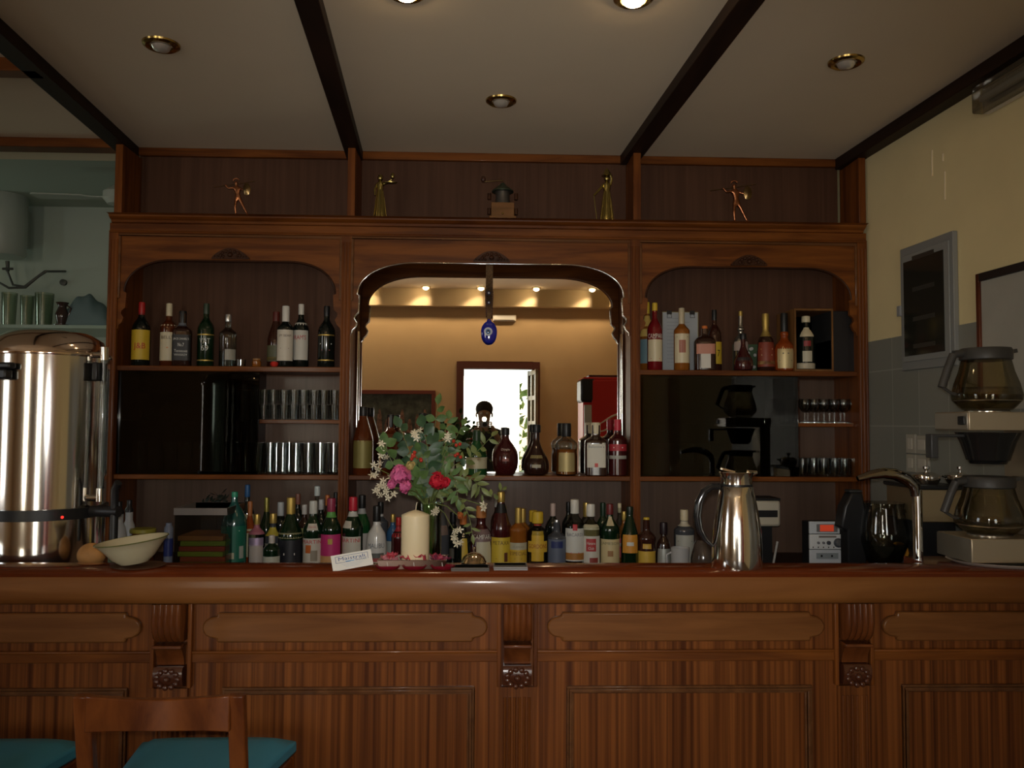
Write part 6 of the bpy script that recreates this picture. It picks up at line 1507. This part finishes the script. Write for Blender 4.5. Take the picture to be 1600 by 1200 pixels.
t = thing('brown_pitcher', 'small dark brown glazed pitcher on kitchen shelf above the urn', 'pitcher', (X, Yk, zsf))
hh = az(480, Yk)-zsf
MB().lathe([(.0001, 0), (.05, 0), (.05, .008), (.028, .012), (.036, hh*.35), (.040, hh*.5), (.024, hh*.78), (.024, hh*.85), (.038, hh), (.034, hh), (.018, hh*.85), (.0001, hh*.8)], (X, Yk, zsf), 28).build('pitcher_body', mat('brown_gloss', (.045, .022, .018), .15, coat=.5), t)
MB().tube([(X+.025, Yk, zsf+hh*.9), (X+.055, Yk, zsf+hh*.75), (X+.04, Yk, zsf+hh*.45)], .005, 8).build('handle', mat('brown_gloss'), t)
# blue grey cloth heap
X0_, X1_ = ax(101, 5.4), ax(165, 5.4); b = MB(); N = 26; vs = []; fs = []; zt_ = az(462, 5.4)-zsf
for j in range(N+1):
    for i in range(N+1):
        u, v = i/N, j/N
        prof = (math.sin(PI*min(1, u*1.02))**.45)*(.82+.18*math.sin(5*u+.6)) * (math.sin(PI*v)**.4 if 0 < v < 1 else 0)
        vs.append((X0_+(X1_+.06-X0_)*u, 5.26+.3*v, zsf+.001+zt_*prof*(1+.05*math.sin(23*u+9*v))))
for j in range(N):
    for i in range(N): q = j*(N+1)+i; fs.append((q, q+1, q+N+2, q+N+1))
b.add(vs, fs); tag(b.build('cloth_heap', mat('blue_grey_cloth', (.17, .24, .25), .9), None, fix=False), 'crumpled blue grey cloth on the kitchen shelf beside the cabinet', 'cloth')
# boiler
Yk = 5.5; X = ax(-8, Yk); r_ = ax(28, Yk)-X
t = thing('water_heater', 'white cylindrical water heater hanging on the kitchen wall, cut by photo edge', 'water heater', (X, Yk, az(360, Yk)))
z1, z0 = az(306, Yk), az(410, Yk)
MB().lathe([(.0001, z0-.0), (r_*.9, z0), (r_, z0+.02), (r_, z1-.02), (r_*.9, z1), (.0001, z1)], (X, Yk, 0), 40).box(X-.05, X+.05, Yk+r_*.9, KY, z0+.1, z1-.1).build('tank', mat('tank_enamel', (.42, .45, .40), .35), t)
p1 = V2(12, 410, Yk-.05); 
HS = mat('braided_hose', (.10, .10, .09), .4, .5)
MB().tube([V2(10, 408, Yk), V2(12, 425, Yk), V2(20, 445, Yk), V2(38, 448, Yk), V2(55, 435, Yk), V2(70, 424, Yk), V2(102, 424, KY-.02)], .008, 8).build('supply_hose', HS, t)
MB().tube([V2(-6, 408, Yk), V2(-4, 440, Yk), V2(14, 450, Yk), V2(40, 449, Yk), V2(60, 432, Yk), V2(74, 423, Yk)], .008, 8).build('supply_hose', HS, t)
MB().tube([V2(4, 420, Yk-.03), V2(20, 420, Yk-.03)], .008, 8).tube([V2(12, 408, Yk), V2(12, 424, Yk)], .012, 8).build('valve', HS, t)
c = V2(98, 441, KY-.02); t = tag(MB().lathe([(.0001, 0), (.022, 0), (.022, .02), (.0001, .024)], tuple(c+Vector((0, .019, 0))), 18, M=Matrix.Rotation(PI/2, 3, 'X')).build('pipe_cap', HS), 'small round dark pipe outlet on the kitchen wall', 'pipe cap')
# ceiling fan
Yk = 4.9; X = ax(175, Yk); zf_ = az(318, Yk)
t = thing('ceiling_fan', 'pale ceiling fan in the kitchen, one blade pointing left', 'ceiling fan', (X, Yk, zf_))
FM = mat('fan_white', (.42, .44, .38), .5)
MB().lathe([(.0001, -.05), (.06, -.04), (.085, -.01), (.085, .03), (.05, .06), (.02, .08), (.015, 2.98-zf_), (.0001, 2.98-zf_)], (X, Yk, zf_), 28).build('motor_housing', FM, t)
for k in range(3):
    a = PI+.06+k*2*PI/3
    b = MB(); pts = [(.07, -.02), (.16, -.022), (.20, -.05), (.46, -.058), (.48, -.045), (.48, .045), (.46, .058), (.20, .05), (.16, .022), (.07, .02)]
    b.prism(pts, -.004, .004, 'XY'); b.rot(a); b.move((X, Yk, zf_)); b.build('blade', FM, t, bevel=.002)
# ================================================================ the photographer, seen only in the mirror
SKN = mat('skin', (.42, .25, .16), .55); SHIRT = mat('dark_shirt', (.035, .04, .045), .8); TROU = mat('dark_trousers', (.03, .03, .035), .85)
P0 = Vector((0.0, -.34, 0))
per = thing('person', 'person in dark clothes standing with a camera raised to the face, reflected in the mirror', 'person', tuple(P0))
def q_(x, y, z, r): return (P0.x+x, P0.y+y, z, r)
N = [q_(0,0,.95,(.14,.10)), q_(0,0,1.10,(.12,.09)), q_(0,.0,1.28,(.14,.10)), q_(0,.01,1.40,(.10,.07)), q_(0,.02,1.46,.052), q_(0,.04,1.52,.055), q_(0,.06,1.58,(.072,.085)), q_(0,.055,1.66,(.068,.08))]
E = [(i, i+1) for i in range(7)]
for s in (-1, 1):
    b0 = len(N); N += [q_(s*.17,0,1.38,.052), q_(s*.23,.06,1.17,.042), q_(s*.15,.18,1.32,.034), q_(s*.085,.25,1.45,.026), q_(s*.072,.268,1.475,(.032,.018))]
    E += [(3, b0), (b0, b0+1), (b0+1, b0+2), (b0+2, b0+3), (b0+3, b0+4)]
    b1 = len(N); N += [q_(s*.09,0,.86,.085), q_(s*.10,.02,.48,.058), q_(s*.10,-.02,.10,.042), q_(s*.11,.02,.045,.042), q_(s*.115,.12,.032,.032)]
    E += [(0, b1), (b1, b1+1), (b1+1, b1+2), (b1+2, b1+3), (b1+3, b1+4)]
body = skin_obj('body', N, E, SKN, per, 2)
for s in (-1, 1):                                  # fingers closed on the camera, thumb below
    for k, (dz, L) in enumerate(((.030, .042), (.012, .046), (-.006, .043), (-.022, .034))):
        n_ = [q_(s*.072, .280, 1.478+dz*.7, .0085), q_(s*.070, .308, 1.482+dz, .008), q_(s*(.070-L*.5), .322, 1.482+dz, .007), q_(s*(.070-L*.8), .321, 1.480+dz, .006)]
        skin_obj('finger', n_, [(0, 1), (1, 2), (2, 3)], SKN, per, 1)
    skin_obj('thumb', [q_(s*.066, .268, 1.455, .010), q_(s*.050, .282, 1.448, .009), q_(s*.030, .290, 1.452, .008)], [(0, 1), (1, 2)], SKN, per, 1)
    MB().ball((P0.x+s*.028, P0.y+.135, 1.60), .012, 12, 8).build('eye', cm((.6, .58, .55)), per)
    MB().ball((P0.x+s*.078, P0.y+.055, 1.585), .026, 12, 8, sx=.35, sy=.7).build('ear', SKN, per)
MB().ball((P0.x, P0.y+.150, 1.565), .016, 12, 8, sz=1.6).build('nose', SKN, per)
MB().ball((P0.x, P0.y+.138, 1.525), .020, 12, 8, sz=.35, sy=.5).build('mouth', cm((.35, .12, .10)), per)
MB().ball((P0.x, P0.y+.030, 1.645), .088, 20, 12, sz=.95, sy=1.05).build('hair', mat('dark_hair', (.03, .018, .010), .7), per)
T = [q_(0,0,.90,(.165,.125)), q_(0,0,1.10,(.145,.112)), q_(0,0,1.28,(.165,.12)), q_(0,.01,1.40,(.115,.085))]
ET = [(0, 1), (1, 2), (2, 3)]
for s in (-1, 1):
    b0 = len(T); T += [q_(s*.17,0,1.385,.064), q_(s*.225,.05,1.20,.056)]; ET += [(3, b0), (b0, b0+1)]
skin_obj('shirt', T, ET, SHIRT, per, 2)
T = [q_(0,0,.93,(.158,.12))]; ET = []
for s in (-1, 1):
    b0 = len(T); T += [q_(s*.09,0,.84,.10), q_(s*.10,.02,.48,.075), q_(s*.10,-.02,.09,.062)]; ET += [(0, b0), (b0, b0+1), (b0+1, b0+2)]
skin_obj('trousers', T, ET, TROU, per, 2)
for s in (-1, 1):
    MB().ball((P0.x+s*.112, P0.y+.045, .042), .05, 16, 8, sz=.8, sy=2.2).build('shoe', BLACKP, per)
cb = thing('compact_camera', 'small silver compact camera held before the photographer face, seen in the mirror', 'camera', (0, -.04, 1.46))
MB().box(-.048, .048, -.046, -.022, 1.462, 1.522).build('camera_body', mat('camera_silver', (.3, .3, .31), .35, .6), cb, bevel=.004)
MB().lathe([(.022, 0), (.022, .006), (.018, .007), (.017, .010), (.0001, .008)], (.006, -.022, 1.490), 24, M=Matrix.Rotation(-PI/2, 3, 'X')).build('lens', BLACKP, cb)
